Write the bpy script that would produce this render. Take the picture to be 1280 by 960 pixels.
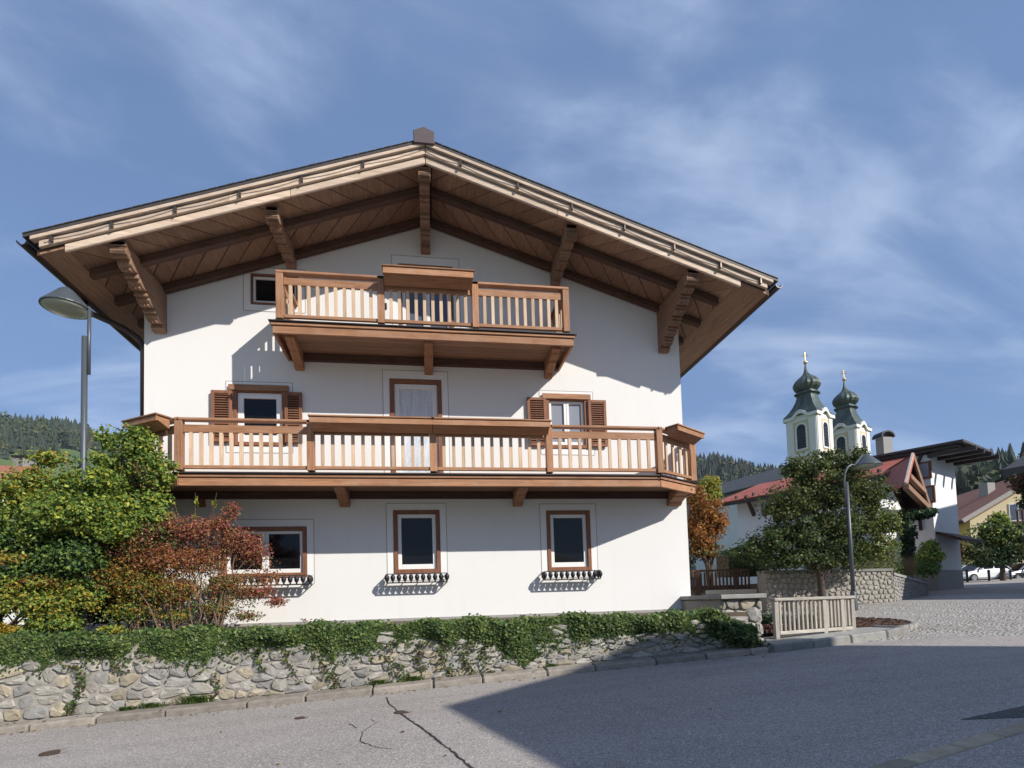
import bpy, math, random
import numpy as np
from mathutils import Vector, Matrix
for o in list(bpy.data.objects): bpy.data.objects.remove(o)
scene = bpy.context.scene
rnd = random.Random(7); NP = np.random.default_rng(7)
R = math.radians

# ------------------------------------------------------------------ camera
YAW, PITCH, ROLL, FPX, PPY = 0.15346, 0.05139, 0.03084, 680.0, 719.87
cy, sy = math.cos(YAW), math.sin(YAW)
FW = np.array([sy*math.cos(PITCH), cy*math.cos(PITCH), math.sin(PITCH)])
RT0 = np.array([cy, -sy, 0.0]); UP0 = np.cross(RT0, FW)
RT = math.cos(ROLL)*RT0 - math.sin(ROLL)*UP0
UP = math.cos(ROLL)*UP0 + math.sin(ROLL)*RT0
EYE = np.array([0.0, -11.0, 1.6])
cam_d = bpy.data.cameras.new("camera"); cam = bpy.data.objects.new("camera", cam_d)
scene.collection.objects.link(cam); scene.camera = cam
m = Matrix.Identity(4)
for i in range(3):
    m[i][0] = RT[i]; m[i][1] = UP[i]; m[i][2] = -FW[i]; m[i][3] = EYE[i]
cam.matrix_world = m
cam_d.sensor_fit = 'HORIZONTAL'; cam_d.sensor_width = 36.0
cam_d.lens = 36.0*FPX/1280.0
cam_d.shift_y = (PPY-480.0)/1280.0      # a shift lens: the horizon lies low in the frame
cam_d.clip_start = 0.1; cam_d.clip_end = 6000

def at(px, py, Y):                       # a point of the photograph on the upright plane y = Y
    r = FW + RT*(px-640)/FPX - UP*(py-PPY)/FPX
    return EYE + r*(Y-EYE[1])/r[1]
def ata(px, py, axis):                   # a point of the photograph at a distance along the view axis
    r = FW + RT*(px-640)/FPX - UP*(py-PPY)/FPX
    return EYE + r*axis

# ------------------------------------------------------------------ light
SUN = Vector((0.968, -1.0, 0.92)).normalized()      # towards the sun
sun_d = bpy.data.lights.new("sun", 'SUN'); sun_d.energy = 5.0; sun_d.angle = R(0.5); sun_d.color = (1.0, 0.95, 0.87)
sun = bpy.data.objects.new("sun", sun_d); scene.collection.objects.link(sun)
sun.rotation_euler = SUN.to_track_quat('Z', 'Y').to_euler(); sun.location = (30, -40, 40)
world = bpy.data.worlds.new("World"); scene.world = world; world.use_nodes = True
wt = world.node_tree; wt.nodes.clear()
def wn(t, **k):
    n = wt.nodes.new(t)
    for a, b in k.items(): setattr(n, a, b)
    return n
sky = wn('ShaderNodeTexSky', sky_type='NISHITA', sun_disc=False)
sky.sun_elevation = math.asin(SUN.z); sky.sun_rotation = math.atan2(SUN.x, SUN.y)
sky.air_density = 1.3; sky.dust_density = 0.0; sky.ozone_density = 6.0; sky.altitude = 3000
bg = wn('ShaderNodeBackground'); bg.inputs['Strength'].default_value = 0.112
wo = wn('ShaderNodeOutputWorld')
# thin cirrus: noise over the direction flattened to a high layer
geo = wn('ShaderNodeTexCoord'); sep = wn('ShaderNodeSeparateXYZ')
addz = wn('ShaderNodeMath', operation='ADD'); addz.inputs[1].default_value = 0.22
mx = wn('ShaderNodeMath', operation='MAXIMUM'); mx.inputs[1].default_value = 0.05
dx = wn('ShaderNodeMath', operation='DIVIDE'); dy = wn('ShaderNodeMath', operation='DIVIDE')
cmb = wn('ShaderNodeCombineXYZ')
L = wt.links.new
L(geo.outputs['Generated'], sep.inputs[0]); L(sep.outputs['Z'], addz.inputs[0]); L(addz.outputs[0], mx.inputs[0])
L(sep.outputs['X'], dx.inputs[0]); L(mx.outputs[0], dx.inputs[1]); L(sep.outputs['Y'], dy.inputs[0]); L(mx.outputs[0], dy.inputs[1])
L(dx.outputs[0], cmb.inputs[0]); L(dy.outputs[0], cmb.inputs[1])
OFF = (40.7, 20.9, 0.0)
def cloud(rot, scale, nscale, detail, lo, hi, dist, tmin, tmax):
    mp = wn('ShaderNodeMapping'); mp.inputs['Rotation'].default_value = (0, 0, R(rot)); mp.inputs['Scale'].default_value = scale; mp.inputs['Location'].default_value = OFF
    ns = wn('ShaderNodeTexNoise'); ns.inputs['Scale'].default_value = nscale; ns.inputs['Detail'].default_value = detail
    ns.inputs['Roughness'].default_value = 0.55; ns.inputs['Distortion'].default_value = dist
    mr = wn('ShaderNodeMapRange', interpolation_type='SMOOTHSTEP'); mr.inputs['From Min'].default_value = lo; mr.inputs['From Max'].default_value = hi
    mr.inputs['To Min'].default_value = tmin; mr.inputs['To Max'].default_value = tmax
    L(cmb.outputs[0], mp.inputs[0]); L(mp.outputs[0], ns.inputs['Vector']); L(ns.outputs['Fac'], mr.inputs['Value'])
    return mr.outputs['Result']
veil = cloud(20, (0.55, 0.9, 1), 0.9, 4, 0.30, 0.72, 0.3, 0.50, 0.80)
wisp = cloud(52, (0.9, 2.6, 1), 1.0, 12, 0.43, 0.80, 0.55, 0.0, 0.72)
puff = cloud(10, (1.0, 1.3, 1), 2.6, 10, 0.48, 0.82, 0.35, 0.0, 0.60)
mixa = wn('ShaderNodeMix', data_type='RGBA'); mixa.inputs['B'].default_value = (1.55, 2.45, 4.4, 1)
L(veil, mixa.inputs['Factor']); L(sky.outputs[0], mixa.inputs['A'])
mixb = wn('ShaderNodeMix', data_type='RGBA'); mixb.inputs['B'].default_value = (4.5, 5.4, 7.1, 1)
L(wisp, mixb.inputs['Factor']); L(mixa.outputs['Result'], mixb.inputs['A'])
mixc = wn('ShaderNodeMix', data_type='RGBA'); mixc.inputs['B'].default_value = (4.1, 5.0, 6.7, 1)
L(puff, mixc.inputs['Factor']); L(mixb.outputs['Result'], mixc.inputs['A'])
L(mixc.outputs['Result'], bg.inputs['Color']); L(bg.outputs[0], wo.inputs[0])

vs = scene.view_settings; vs.view_transform = 'Standard'; vs.look = 'None'; vs.gamma = 1.0; vs.use_curve_mapping = False
vs.exposure = 0.28
scene.cycles.max_bounces = 6; scene.cycles.diffuse_bounces = 3; scene.cycles.glossy_bounces = 3
scene.cycles.use_denoising = True

# ------------------------------------------------------------------ materials
class NT:
    def __init__(s, name):
        s.m = bpy.data.materials.new(name); s.m.use_nodes = True; s.t = s.m.node_tree
        s.b = s.t.nodes['Principled BSDF']; s.out = s.t.nodes['Material Output']
    def n(s, t, **k):
        x = s.t.nodes.new(t)
        for a, b in k.items(): setattr(x, a, b)
        return x
    def l(s, a, b): s.t.links.new(a, b)
    def coord(s, scale=(1, 1, 1), shift=True):
        tc = s.n('ShaderNodeTexCoord'); mp = s.n('ShaderNodeMapping'); mp.inputs['Scale'].default_value = scale
        if shift:
            oi = s.n('ShaderNodeObjectInfo'); ml = s.n('ShaderNodeMath', operation='MULTIPLY'); ml.inputs[1].default_value = 37.0
            va = s.n('ShaderNodeVectorMath', operation='ADD'); cb = s.n('ShaderNodeCombineXYZ')
            s.l(oi.outputs['Random'], ml.inputs[0])
            for i in range(3): s.l(ml.outputs[0], cb.inputs[i])
            s.l(tc.outputs['Object'], va.inputs[0]); s.l(cb.outputs[0], va.inputs[1]); s.l(va.outputs[0], mp.inputs[0])
        else: s.l(tc.outputs['Object'], mp.inputs[0])
        return mp.outputs[0]
    def noise(s, v, scale, detail=4, rough=0.55, dist=0.0):
        x = s.n('ShaderNodeTexNoise'); x.inputs['Scale'].default_value = scale; x.inputs['Detail'].default_value = detail
        x.inputs['Roughness'].default_value = rough; x.inputs['Distortion'].default_value = dist; s.l(v, x.inputs['Vector'])
        return x.outputs['Fac']
    def ramp(s, f, stops):
        r = s.n('ShaderNodeValToRGB'); e = r.color_ramp.elements
        while len(e) < len(stops): e.new(0.5)
        for i, (p, c) in enumerate(stops): e[i].position = p; e[i].color = (*c, 1)
        s.l(f, r.inputs[0]); return r.outputs[0]
    def rng(s, f, a, b, c=0.0, d=1.0):
        r = s.n('ShaderNodeMapRange'); s.l(f, r.inputs['Value'])
        for k, v in zip(('From Min', 'From Max', 'To Min', 'To Max'), (a, b, c, d)): r.inputs[k].default_value = v
        return r.outputs['Result']
    def mix(s, f, a, b, mode='MIX'):
        x = s.n('ShaderNodeMix', data_type='RGBA', blend_type=mode)
        for k, v in (('Factor', f), ('A', a), ('B', b)):
            i = x.inputs[k]
            if isinstance(v, (int, float)): i.default_value = v
            elif isinstance(v, tuple): i.default_value = (*v, 1)
            else: s.l(v, i)
        return x.outputs['Result']
    def bump(s, f, strength=0.3, dist=0.01):
        b = s.n('ShaderNodeBump'); b.inputs['Strength'].default_value = strength; b.inputs['Distance'].default_value = dist
        s.l(f, b.inputs['Height']); s.l(b.outputs[0], s.b.inputs['Normal'])
    def col(s, c):
        if isinstance(c, tuple): s.b.inputs['Base Color'].default_value = (*c, 1)
        else: s.l(c, s.b.inputs['Base Color'])
    def rough(s, v): s.b.inputs['Roughness'].default_value = v
    def objvar(s, c, amt):               # each piece a little lighter or darker
        oi = s.n('ShaderNodeObjectInfo'); v = s.rng(oi.outputs['Random'], 0, 1, 1-amt, 1+amt)
        h = s.n('ShaderNodeHueSaturation'); s.l(v, h.inputs['Value']); s.l(c, h.inputs['Color']); return h.outputs[0]

def simple(name, c, rough=0.6, metal=0.0, var=0.12, scale=8.0, bump=0.1):
    t = NT(name); v = t.coord()
    n = t.noise(v, scale, 6)
    t.col(t.mix(n, tuple(x*(1-var) for x in c), tuple(min(1, x*(1+var)) for x in c))); t.rough(rough); t.b.inputs['Metallic'].default_value = metal
    if bump: t.bump(t.noise(v, scale*6, 3), bump, 0.01)
    return t.m
def wood(name, c1, c2, axis, weather=None, rough=0.62):
    t = NT(name); sc = [14.0, 14.0, 14.0]; sc[axis] = 0.7
    v = t.coord(tuple(sc)); v2 = t.coord((1, 1, 1)); s3 = [5.0, 5.0, 5.0]; s3[axis] = 0.5; v3 = t.coord(tuple(s3))
    g = t.noise(v, 3.0, 8, 0.7, 0.8); f = t.noise(v2, 2.6, 6, 0.65); h = t.noise(v3, 1.6, 4, 0.6, 1.2)
    c = t.mix(t.rng(g, 0.34, 0.66), tuple(x*0.80 for x in c1), tuple(x*1.08 for x in c2)); c = t.mix(t.rng(h, 0.40, 0.68, 0, 0.55), c, tuple(x*0.72 for x in c1))
    if weather: c = t.mix(t.rng(f, 0.46, 0.72, 0, 0.85), c, weather)
    t.col(t.objvar(c, 0.17)); t.rough(rough); t.bump(t.mix(0.5, g, h), 0.45, 0.005); t.b.inputs['Specular IOR Level'].default_value = 0.25
    return t.m
def plaster(name, c, stain=0.05):
    t = NT(name); v = t.coord(shift=False)
    a = t.noise(v, 0.7, 5); b = t.noise(v, 90, 4); d = t.noise(v, 6, 5)
    mp = t.coord((3.0, 3.0, 0.25), False); s = t.noise(mp, 1.6, 5)
    k = t.mix(t.rng(a, 0.35, 0.7, 0, stain*6), c, tuple(x*0.94 for x in c))
    k = t.mix(t.rng(s, 0.55, 0.8, 0, stain*4), k, tuple(x*0.86 for x in c))
    t.col(k); t.rough(0.9); t.bump(t.mix(0.3, b, d), 0.22, 0.006); t.b.inputs['Specular IOR Level'].default_value = 0.2
    return t.m
M = {}
M['plaster'] = plaster('white_plaster', (0.745, 0.73, 0.71), 0.085)
M['surround'] = plaster('window_band_paint', (0.79, 0.78, 0.765), 0.02)
M['plinth'] = plaster('grey_plinth', (0.32, 0.31, 0.29))
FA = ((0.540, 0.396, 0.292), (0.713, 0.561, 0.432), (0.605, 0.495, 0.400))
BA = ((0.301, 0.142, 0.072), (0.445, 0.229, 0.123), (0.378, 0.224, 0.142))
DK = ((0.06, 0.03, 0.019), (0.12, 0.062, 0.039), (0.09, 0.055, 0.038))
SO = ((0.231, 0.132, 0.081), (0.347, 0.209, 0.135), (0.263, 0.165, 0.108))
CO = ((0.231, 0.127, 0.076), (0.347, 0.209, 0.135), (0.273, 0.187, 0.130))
LT = ((0.526, 0.356, 0.230), (0.672, 0.483, 0.333), (0.582, 0.437, 0.310))
GR = ((0.36, 0.32, 0.27), (0.52, 0.47, 0.40), (0.42, 0.39, 0.35))
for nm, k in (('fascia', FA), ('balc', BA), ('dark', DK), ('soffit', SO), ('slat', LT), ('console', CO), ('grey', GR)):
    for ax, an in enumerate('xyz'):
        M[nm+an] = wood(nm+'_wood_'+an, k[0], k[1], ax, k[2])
M['frame'] = wood('brown_window_frame', (0.20, 0.085, 0.045), (0.30, 0.135, 0.075), 2)
M['shutter'] = wood('shutter_wood', (0.22, 0.095, 0.055), (0.31, 0.145, 0.085), 2)
M['sash'] = simple('white_sash_paint', (0.78, 0.77, 0.75), 0.4, var=0.03, bump=0.03)
def glass(name, c, rough=0.03):
    t = NT(name); v = t.coord()
    t.col(c); t.rough(rough); t.b.inputs['IOR'].default_value = 1.5; t.b.inputs['Specular IOR Level'].default_value = 0.30
    t.bump(t.noise(v, 3.0, 2), 0.02, 0.02)
    return t.m
M['glass'] = glass('dark_window_glass', (0.006, 0.006, 0.007))
M['glass_grey'] = glass('pale_window_glass', (0.25, 0.27, 0.31), 0.08)
M['glass_blue'] = glass('blue_door_glass', (0.10, 0.12, 0.17), 0.06)
t = NT('lace_curtain'); v = t.coord((14, 14, 1.2)); n1 = t.noise(v, 2, 5); v2 = t.coord(); n2 = t.noise(v2, 38, 3)
t.col(t.mix(t.rng(n1, .35, .7), t.mix(t.rng(n2, .45, .6), (0.45, 0.50, 0.56), (0.62, 0.66, 0.70)), (0.72, 0.74, 0.76))); t.rough(0.5); M['curtain'] = t.m
M['iron'] = simple('wrought_iron', (0.025, 0.025, 0.028), 0.5, 0.3)
M['tile'] = simple('dark_roof_sheet', (0.055, 0.047, 0.045), 0.6, var=0.3)
M['gutter'] = simple('brown_gutter_metal', (0.05, 0.035, 0.03), 0.4, 0.4)
M['cap'] = simple('ridge_cap_sheet', (0.10, 0.075, 0.075), 0.55, 0.2)
M['cable'] = simple('black_cable', (0.02, 0.02, 0.02), 0.6)
M['clip'] = simple('clip_metal', (0.10, 0.075, 0.06), 0.4, 0.6)
M['lamp'] = simple('lamp_grey_paint', (0.075, 0.087, 0.10), 0.45, 0.2, var=0.06)
M['lampglass'] = simple('lamp_lens', (0.30, 0.33, 0.26), 0.25, var=0.1)
M['lead'] = simple('dark_sheet_edge', (0.035, 0.026, 0.026), 0.5, 0.1)
def stone(name, c1, c2, c3, sc=5.0):
    t = NT(name); v = t.coord(); a = t.noise(v, sc, 8, 0.6); b = t.noise(v, sc*7, 5, 0.6)
    oi = t.n('ShaderNodeObjectInfo')
    c = t.mix(t.rng(a, 0.35, 0.68), c1, c2); c = t.mix(t.rng(b, 0.55, 0.75, 0, 0.8), c, c3)
    t.col(t.objvar(c, 0.22)); t.rough(0.85); t.bump(t.mix(0.5, a, b), 0.6, 0.02); return t.m
M['stone1'] = stone('wall_stone_pale', (0.26, 0.24, 0.205), (0.385, 0.36, 0.315), (0.13, 0.115, 0.095))
M['stone2'] = stone('wall_stone_ochre', (0.27, 0.23, 0.165), (0.38, 0.325, 0.24), (0.20, 0.17, 0.13))
M['stone3'] = stone('wall_stone_grey', (0.21, 0.20, 0.185), (0.31, 0.295, 0.275), (0.12, 0.11, 0.10))
M['mortar'] = stone('wall_mortar', (0.23, 0.21, 0.185), (0.30, 0.275, 0.245), (0.16, 0.145, 0.125), 9)
M['kerb'] = stone('kerb_stone', (0.20, 0.175, 0.145), (0.30, 0.262, 0.22), (0.15, 0.13, 0.11), 9)
M['concrete'] = stone('grey_concrete', (0.20, 0.195, 0.18), (0.29, 0.28, 0.26), (0.14, 0.135, 0.125), 5)
M['cobble'] = stone('cobble_stone', (0.25, 0.235, 0.215), (0.34, 0.32, 0.295), (0.19, 0.18, 0.16), 7)
def asphalt(name, c1, c2):
    t = NT(name); v = t.coord(shift=False)
    big = t.noise(v, 0.35, 5); mid = t.noise(v, 3.0, 6); fine = t.noise(v, 120, 2, 0.7); gr = t.noise(v, 55, 3, 0.8)
    mp = t.coord((0.22, 2.2, 1), False); streak = t.noise(mp, 0.9, 5)
    c = t.mix(t.rng(big, 0.3, 0.7), c1, c2); c = t.mix(t.rng(streak, 0.42, 0.72, 0, 0.55), c, tuple(x*0.72 for x in c1))
    c = t.mix(t.rng(mid, 0.5, 0.8, 0, 0.4), c, tuple(x*1.2 for x in c2))
    g2 = t.noise(v, 26, 4, 0.8); c = t.mix(t.rng(gr, 0.50, 0.62, 0, 0.85), c, tuple(min(1, x*1.8) for x in c2)); c = t.mix(t.rng(g2, 0.50, 0.66, 0, 0.6), c, tuple(x*0.55 for x in c1)); c = t.mix(t.rng(fine, 0.48, 0.66, 0, 0.85), c, tuple(x*0.36 for x in c1))
    t.col(c); t.rough(0.88); t.bump(t.mix(0.5, fine, gr), 0.5, 0.01); t.b.inputs['Specular IOR Level'].default_value = 0.25
    return t.m
M['road'] = asphalt('worn_asphalt', (0.305, 0.275, 0.255), (0.385, 0.350, 0.325))
M['road_new'] = asphalt('asphalt_patch', (0.085, 0.083, 0.083), (0.115, 0.112, 0.11))
M['tar'] = simple('tar_joint', (0.028, 0.026, 0.026), 0.7)
M['rust'] = simple('rusty_iron_cover', (0.085, 0.055, 0.04), 0.7, 0.2, var=0.4, scale=30)
M['mulch'] = simple('bark_mulch', (0.085, 0.042, 0.025), 0.95, var=0.5, scale=25, bump=0.8)
M['soil'] = simple('garden_soil', (0.10, 0.075, 0.05), 0.95, var=0.4, scale=6, bump=0.6)
M['bark'] = simple('tree_bark', (0.075, 0.055, 0.042), 0.9, var=0.4, scale=14, bump=0.7)
M['twig'] = simple('shrub_stem', (0.13, 0.085, 0.055), 0.85, var=0.35, scale=12)
t = NT('leaf'); a = t.n('ShaderNodeAttribute'); a.attribute_name = 'Col'; t.col(a.outputs['Color']); t.rough(0.5); t.b.inputs['Specular IOR Level'].default_value = 0.35
tr = t.n('ShaderNodeBsdfTranslucent'); t.l(a.outputs['Color'], tr.inputs['Color']); ms = t.n('ShaderNodeMixShader'); ms.inputs[0].default_value = 0.42
t.l(t.b.outputs[0], ms.inputs[1]); t.l(tr.outputs[0], ms.inputs[2]); t.l(ms.outputs[0], t.out.inputs[0]); M['leaf'] = t.m
t = NT('far_foliage'); a = t.n('ShaderNodeAttribute'); a.attribute_name = 'Col'; v = t.coord(shift=False); n = t.noise(v, 0.9, 4)
t.col(t.mix(t.rng(n, 0.3, 0.7, 0, 0.5), a.outputs['Color'], (0.02, 0.035, 0.015))); t.rough(0.8); M['farleaf'] = t.m
t = NT('meadow'); v = t.coord(shift=False); n = t.noise(v, 0.012, 6); n2 = t.noise(v, 0.25, 5)
t.col(t.mix(t.rng(n2, .3, .7, 0, .5), t.ramp(n, [(0.35, (0.06, 0.10, 0.025)), (0.5, (0.11, 0.15, 0.04)), (0.62, (0.15, 0.17, 0.06))]), (0.05, 0.075, 0.02))); t.rough(0.9); M['meadow'] = t.m

# ------------------------------------------------------------------ mesh helpers
class MB:
    def __init__(s): s.v = []; s.f = []
    def quad(s, *p):
        i = len(s.v); s.v += [tuple(q) for q in p]; s.f.append(tuple(range(i, i+len(p)))); return s
    def hexa(s, p):                       # p: 4 bottom then 4 top corners, counterclockwise seen from above
        i = len(s.v); s.v += [tuple(q) for q in p]
        s.f += [tuple(i+k for k in f) for f in ((3, 2, 1, 0), (4, 5, 6, 7), (0, 1, 5, 4), (1, 2, 6, 5), (2, 3, 7, 6), (3, 0, 4, 7))]; return s
    def box(s, x0, x1, y0, y1, z0, z1):
        return s.hexa([(x0, y0, z0), (x1, y0, z0), (x1, y1, z0), (x0, y1, z0), (x0, y0, z1), (x1, y0, z1), (x1, y1, z1), (x0, y1, z1)])
    def bar(s, a, b, w, h, up=(0, 0, 1)): # a beam of section w x h from a to b
        a = Vector(a); b = Vector(b); d = (b-a).normalized(); u = Vector(up)
        r = d.cross(u).normalized(); u = r.cross(d).normalized(); r = r*w/2; u = u*h/2
        return s.hexa([a-r-u, a+r-u, b+r-u, b-r-u, a-r+u, a+r+u, b+r+u, b-r+u])
    def prism(s, poly, d):                # poly: 3D points, extruded by vector d
        n = len(poly); i = len(s.v); d = Vector(d)
        s.v += [tuple(Vector(p)) for p in poly] + [tuple(Vector(p)+d) for p in poly]
        s.f.append(tuple(range(i+n-1, i-1, -1))); s.f.append(tuple(range(i+n, i+2*n)))
        for k in range(n): s.f.append((i+k, i+(k+1) % n, i+n+(k+1) % n, i+n+k))
        return s
    def tube(s, pts, r, n=8, caps=True):
        pts = [Vector(p) for p in pts]; rs = r if isinstance(r, (list, tuple)) else [r]*len(pts)
        i0 = len(s.v); prev = None
        for k, p in enumerate(pts):
            d = (pts[min(k+1, len(pts)-1)]-pts[max(k-1, 0)]).normalized()
            u = prev if prev is not None else (Vector((0, 0, 1)) if abs(d.z) < 0.9 else Vector((1, 0, 0)))
            x = d.cross(u).normalized(); u = x.cross(d).normalized(); prev = u
            for j in range(n):
                a = 2*math.pi*j/n; s.v.append(tuple(p+(x*math.cos(a)+u*math.sin(a))*rs[k]))
        for k in range(len(pts)-1):
            for j in range(n):
                a = i0+k*n+j; b = i0+k*n+(j+1) % n; s.f.append((a, b, b+n, a+n))
        if caps:
            s.f.append(tuple(i0+j for j in range(n-1, -1, -1))); e = i0+(len(pts)-1)*n; s.f.append(tuple(e+j for j in range(n)))
        return s
    def lathe(s, c, prof, n=16, rot=0.0, sq=None):  # prof: (r, z) from the bottom up; sq(k): 0 round .. 1 square
        i0 = len(s.v); c = Vector(c)
        for k, (r, z) in enumerate(prof):
            for j in range(n):
                a = 2*math.pi*j/n; q = sq[k] if sq else 0
                rr = r*((1-q)+q/max(abs(math.cos(a)), abs(math.sin(a))))
                s.v.append((c.x+rr*math.cos(a+rot), c.y+rr*math.sin(a+rot), c.z+z))
        for k in range(len(prof)-1):
            for j in range(n):
                a = i0+k*n+j; b = i0+k*n+(j+1) % n; s.f.append((a, b, b+n, a+n))
        s.f.append(tuple(i0+j for j in range(n-1, -1, -1))); e = i0+(len(prof)-1)*n; s.f.append(tuple(e+j for j in range(n)))
        return s
    def mesh(s, name, mat, smooth=False, off=(0, 0, 0)):
        me = bpy.data.meshes.new(name)
        v = [(a-off[0], b-off[1], c-off[2]) for a, b, c in s.v]
        me.from_pydata(v, [], s.f); me.materials.append(mat)
        if smooth: me.shade_smooth()
        return me
    def obj(s, name, mat, parent=None, smooth=False, bevel=0.0, label=None, kind=None):
        return link(s.mesh(name, mat, smooth), name, parent, bevel=bevel, label=label, kind=kind)
ORG = {}
def link(me, name, parent=None, loc=(0, 0, 0), bevel=0.0, label=None, kind=None):
    o = bpy.data.objects.new(name, me); scene.collection.objects.link(o); o.location = loc
    if parent is not None:
        o.parent = parent
        if parent.name in ORG: o.matrix_parent_inverse = Matrix.Translation(-Vector(ORG[parent.name]))
        elif me is not None and loc == (0, 0, 0): pass
    if bevel:
        b = o.modifiers.new('edge', 'BEVEL'); b.width = bevel; b.segments = 1; b.limit_method = 'ANGLE'; b.angle_limit = R(40)
    if label: o['label'] = label
    if kind: o['kind'] = kind
    return o
def thing(name, label, cat, loc=(0, 0, 0), group=None):
    o = bpy.data.objects.new(name, None); scene.collection.objects.link(o); o.location = loc; o.empty_display_size = 0.3
    ORG[o.name] = loc
    return tag(o, label, cat, group)
def tag(o, label, cat=None, group=None, kind=None):
    o['label'] = label
    if cat: o['category'] = cat
    if group: o['group'] = group
    if kind: o['kind'] = kind
    return o
def part(name, me, parent, loc, bevel=0.0):        # a piece that shares its mesh with its like
    return link(me, name, parent, loc, bevel)
def struct(o, label): return tag(o, label, kind='structure')

# ------------------------------------------------------------------ ground heights
def G(x, y):                              # the road rises to the right and gently away from the camera
    s = 0.36 + 0.052*max(min(x, 90), -60) + 0.03*(max(min(y, 90), -60)+2.6)
    return s if s < 1.3 else 1.3+(s-1.3)*0.5
GARDEN = 1.35

# ------------------------------------------------------------------ the chalet
house = thing('chalet', 'large white chalet with two brown wooden balconies under a wide carved gable roof', 'house', (0.18, 0.0, 1.35))
XL, XR, YB = -5.22, 5.58, 13.0
RX, SL, SR = 0.12, 0.353, 0.318
ZT = 9.90                                 # roof surface at the ridge
def slope(x): return SL*(RX-x) if x < RX else SR*(x-RX)
def zt(x): return ZT - slope(x)
# openings x0,x1,z0,z1
OP = dict(lwin=(-3.86, -2.31, 2.24, 3.23), mwin=(-0.66, 0.26, 2.26, 3.54), rwin=(2.46, 3.40, 2.24, 3.52),
          w2l=(-3.64, -2.68, 4.80, 5.93), d2=(-0.68, 0.36, 4.02, 6.22), w2r=(2.53, 3.43, 4.83, 5.93),
          w3=(-3.31, -2.42, 7.62, 8.24), d3=(-0.46, 0.65, 6.78, 8.63))
xs = sorted({XL, XR, RX, *[o[0] for o in OP.values()], *[o[1] for o in OP.values()]})
mb = MB()
def ztop(x): return zt(x)-0.33
for a, b in zip(xs, xs[1:]):
    z = GARDEN-0.5
    for o in sorted([o for o in OP.values() if o[0] < (a+b)/2 < o[1]], key=lambda o: o[2]):
        mb.quad((a, 0, z), (b, 0, z), (b, 0, o[2]), (a, 0, o[2])); z = o[3]
    mb.quad((a, 0, z), (b, 0, z), (b, 0, ztop(b)), (a, 0, ztop(a)))
RD = 0.16                                 # reveal depth
for x0, x1, z0, z1 in OP.values():
    mb.quad((x0, 0, z0), (x1, 0, z0), (x1, RD, z0), (x0, RD, z0)); mb.quad((x0, RD, z1), (x1, RD, z1), (x1, 0, z1), (x0, 0, z1))
    mb.quad((x0, 0, z0), (x0, RD, z0), (x0, RD, z1), (x0, 0, z1)); mb.quad((x1, RD, z0), (x1, 0, z0), (x1, 0, z1), (x1, RD, z1))
z0 = GARDEN-0.5
mb.quad((XR, 0, z0), (XR, YB, z0), (XR, YB, ztop(XR)), (XR, 0, ztop(XR))); mb.quad((XL, YB, z0), (XL, 0, z0), (XL, 0, ztop(XL)), (XL, YB, ztop(XL)))
mb.quad((XR, YB, z0), (XL, YB, z0), (XL, YB, ztop(XL)), (RX, YB, ztop(RX)), (XR, YB, ztop(XR)))
mb.obj('wall', M['plaster'], house)
MB().box(XL-0.012, XR+0.012, -0.012, YB, GARDEN-0.45, GARDEN+0.035).obj('plinth', M['plinth'], house)

# --- windows and doors
def ring(m, x0, x1, z0, z1, w, ya, yb, wb=None):
    wb = w if wb is None else wb
    m.box(x0, x0+w, ya, yb, z0, z1); m.box(x1-w, x1, ya, yb, z0, z1)
    m.box(x0+w, x1-w, ya, yb, z1-w, z1); m.box(x0+w, x1-w, ya, yb, z0, z0+wb); return m
def band(o, e=0.125, bottom=True, top=None):
    x0, x1, z0, z1 = o; t = e if top is None else top
    m = MB()
    m.box(x0-e, x0-0.004, -0.004, 0.03, z0-(e if bottom else 0), z1+t); m.box(x1+0.004, x1+e, -0.004, 0.03, z0-(e if bottom else 0), z1+t)
    m.box(x0-0.004, x1+0.004, -0.004, 0.03, z1+0.004, z1+t)
    if bottom: m.box(x0-0.004, x1+0.004, -0.004, 0.03, z0-e, z0-0.004)
    s = m.obj('painted_band', M['surround'], house)
    l = MB(); a, b, c, d = x0-e-0.014, x1+e+0.014, z0-(e if bottom else 0), z1+t+0.014
    l.box(a, a+0.012, -0.003, 0.03, c, d); l.box(b-0.012, b, -0.003, 0.03, c, d); l.box(a+0.012, b-0.012, -0.003, 0.03, d-0.012, d)
    if bottom: l.box(a+0.012, b-0.012, -0.003, 0.03, c-0.014, c-0.002)
    l.obj('band_line', M['plinth'], s)
def window(o, name='window', fw=0.075, sash=0.055, mull=0, gl='glass', proud=0.025, depth=0.05, label=None, bottom=True):
    x0, x1, z0, z1 = o
    f = ring(MB(), x0+0.003, x1-0.003, z0+0.003, z1-0.003, fw, -proud, RD-0.01, fw*1.15 if bottom else 0.02).obj(name, M['frame'], house, bevel=0.005, label=label)
    a, b, c, d = x0+fw+0.004, x1-fw-0.004, z0+fw*1.15+0.004, z1-fw-0.004
    n = mull+1; w = (b-a)/n
    for k in range(n):
        p, q = a+k*w+(0.002 if k else 0), a+(k+1)*w-(0.002 if k < n-1 else 0)
        g = ring(MB(), p, q, c, d, sash, 0.03, 0.10, sash*1.35).obj('sash', M['sash'], f, bevel=0.006)
        MB().box(p+sash-0.006, q-sash+0.006, 0.068, 0.078, c+sash*1.35-0.006, d-sash+0.006).obj('pane', M[gl], f)
    return f
for k in OP: band(OP[k], bottom=k not in ('d2', 'd3'), top=0.13 if k not in ('d2', 'd3') else 0.17)
w = window(OP['lwin'], mull=1, sash=0.06, label='wide double window behind the red shrub')
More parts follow.
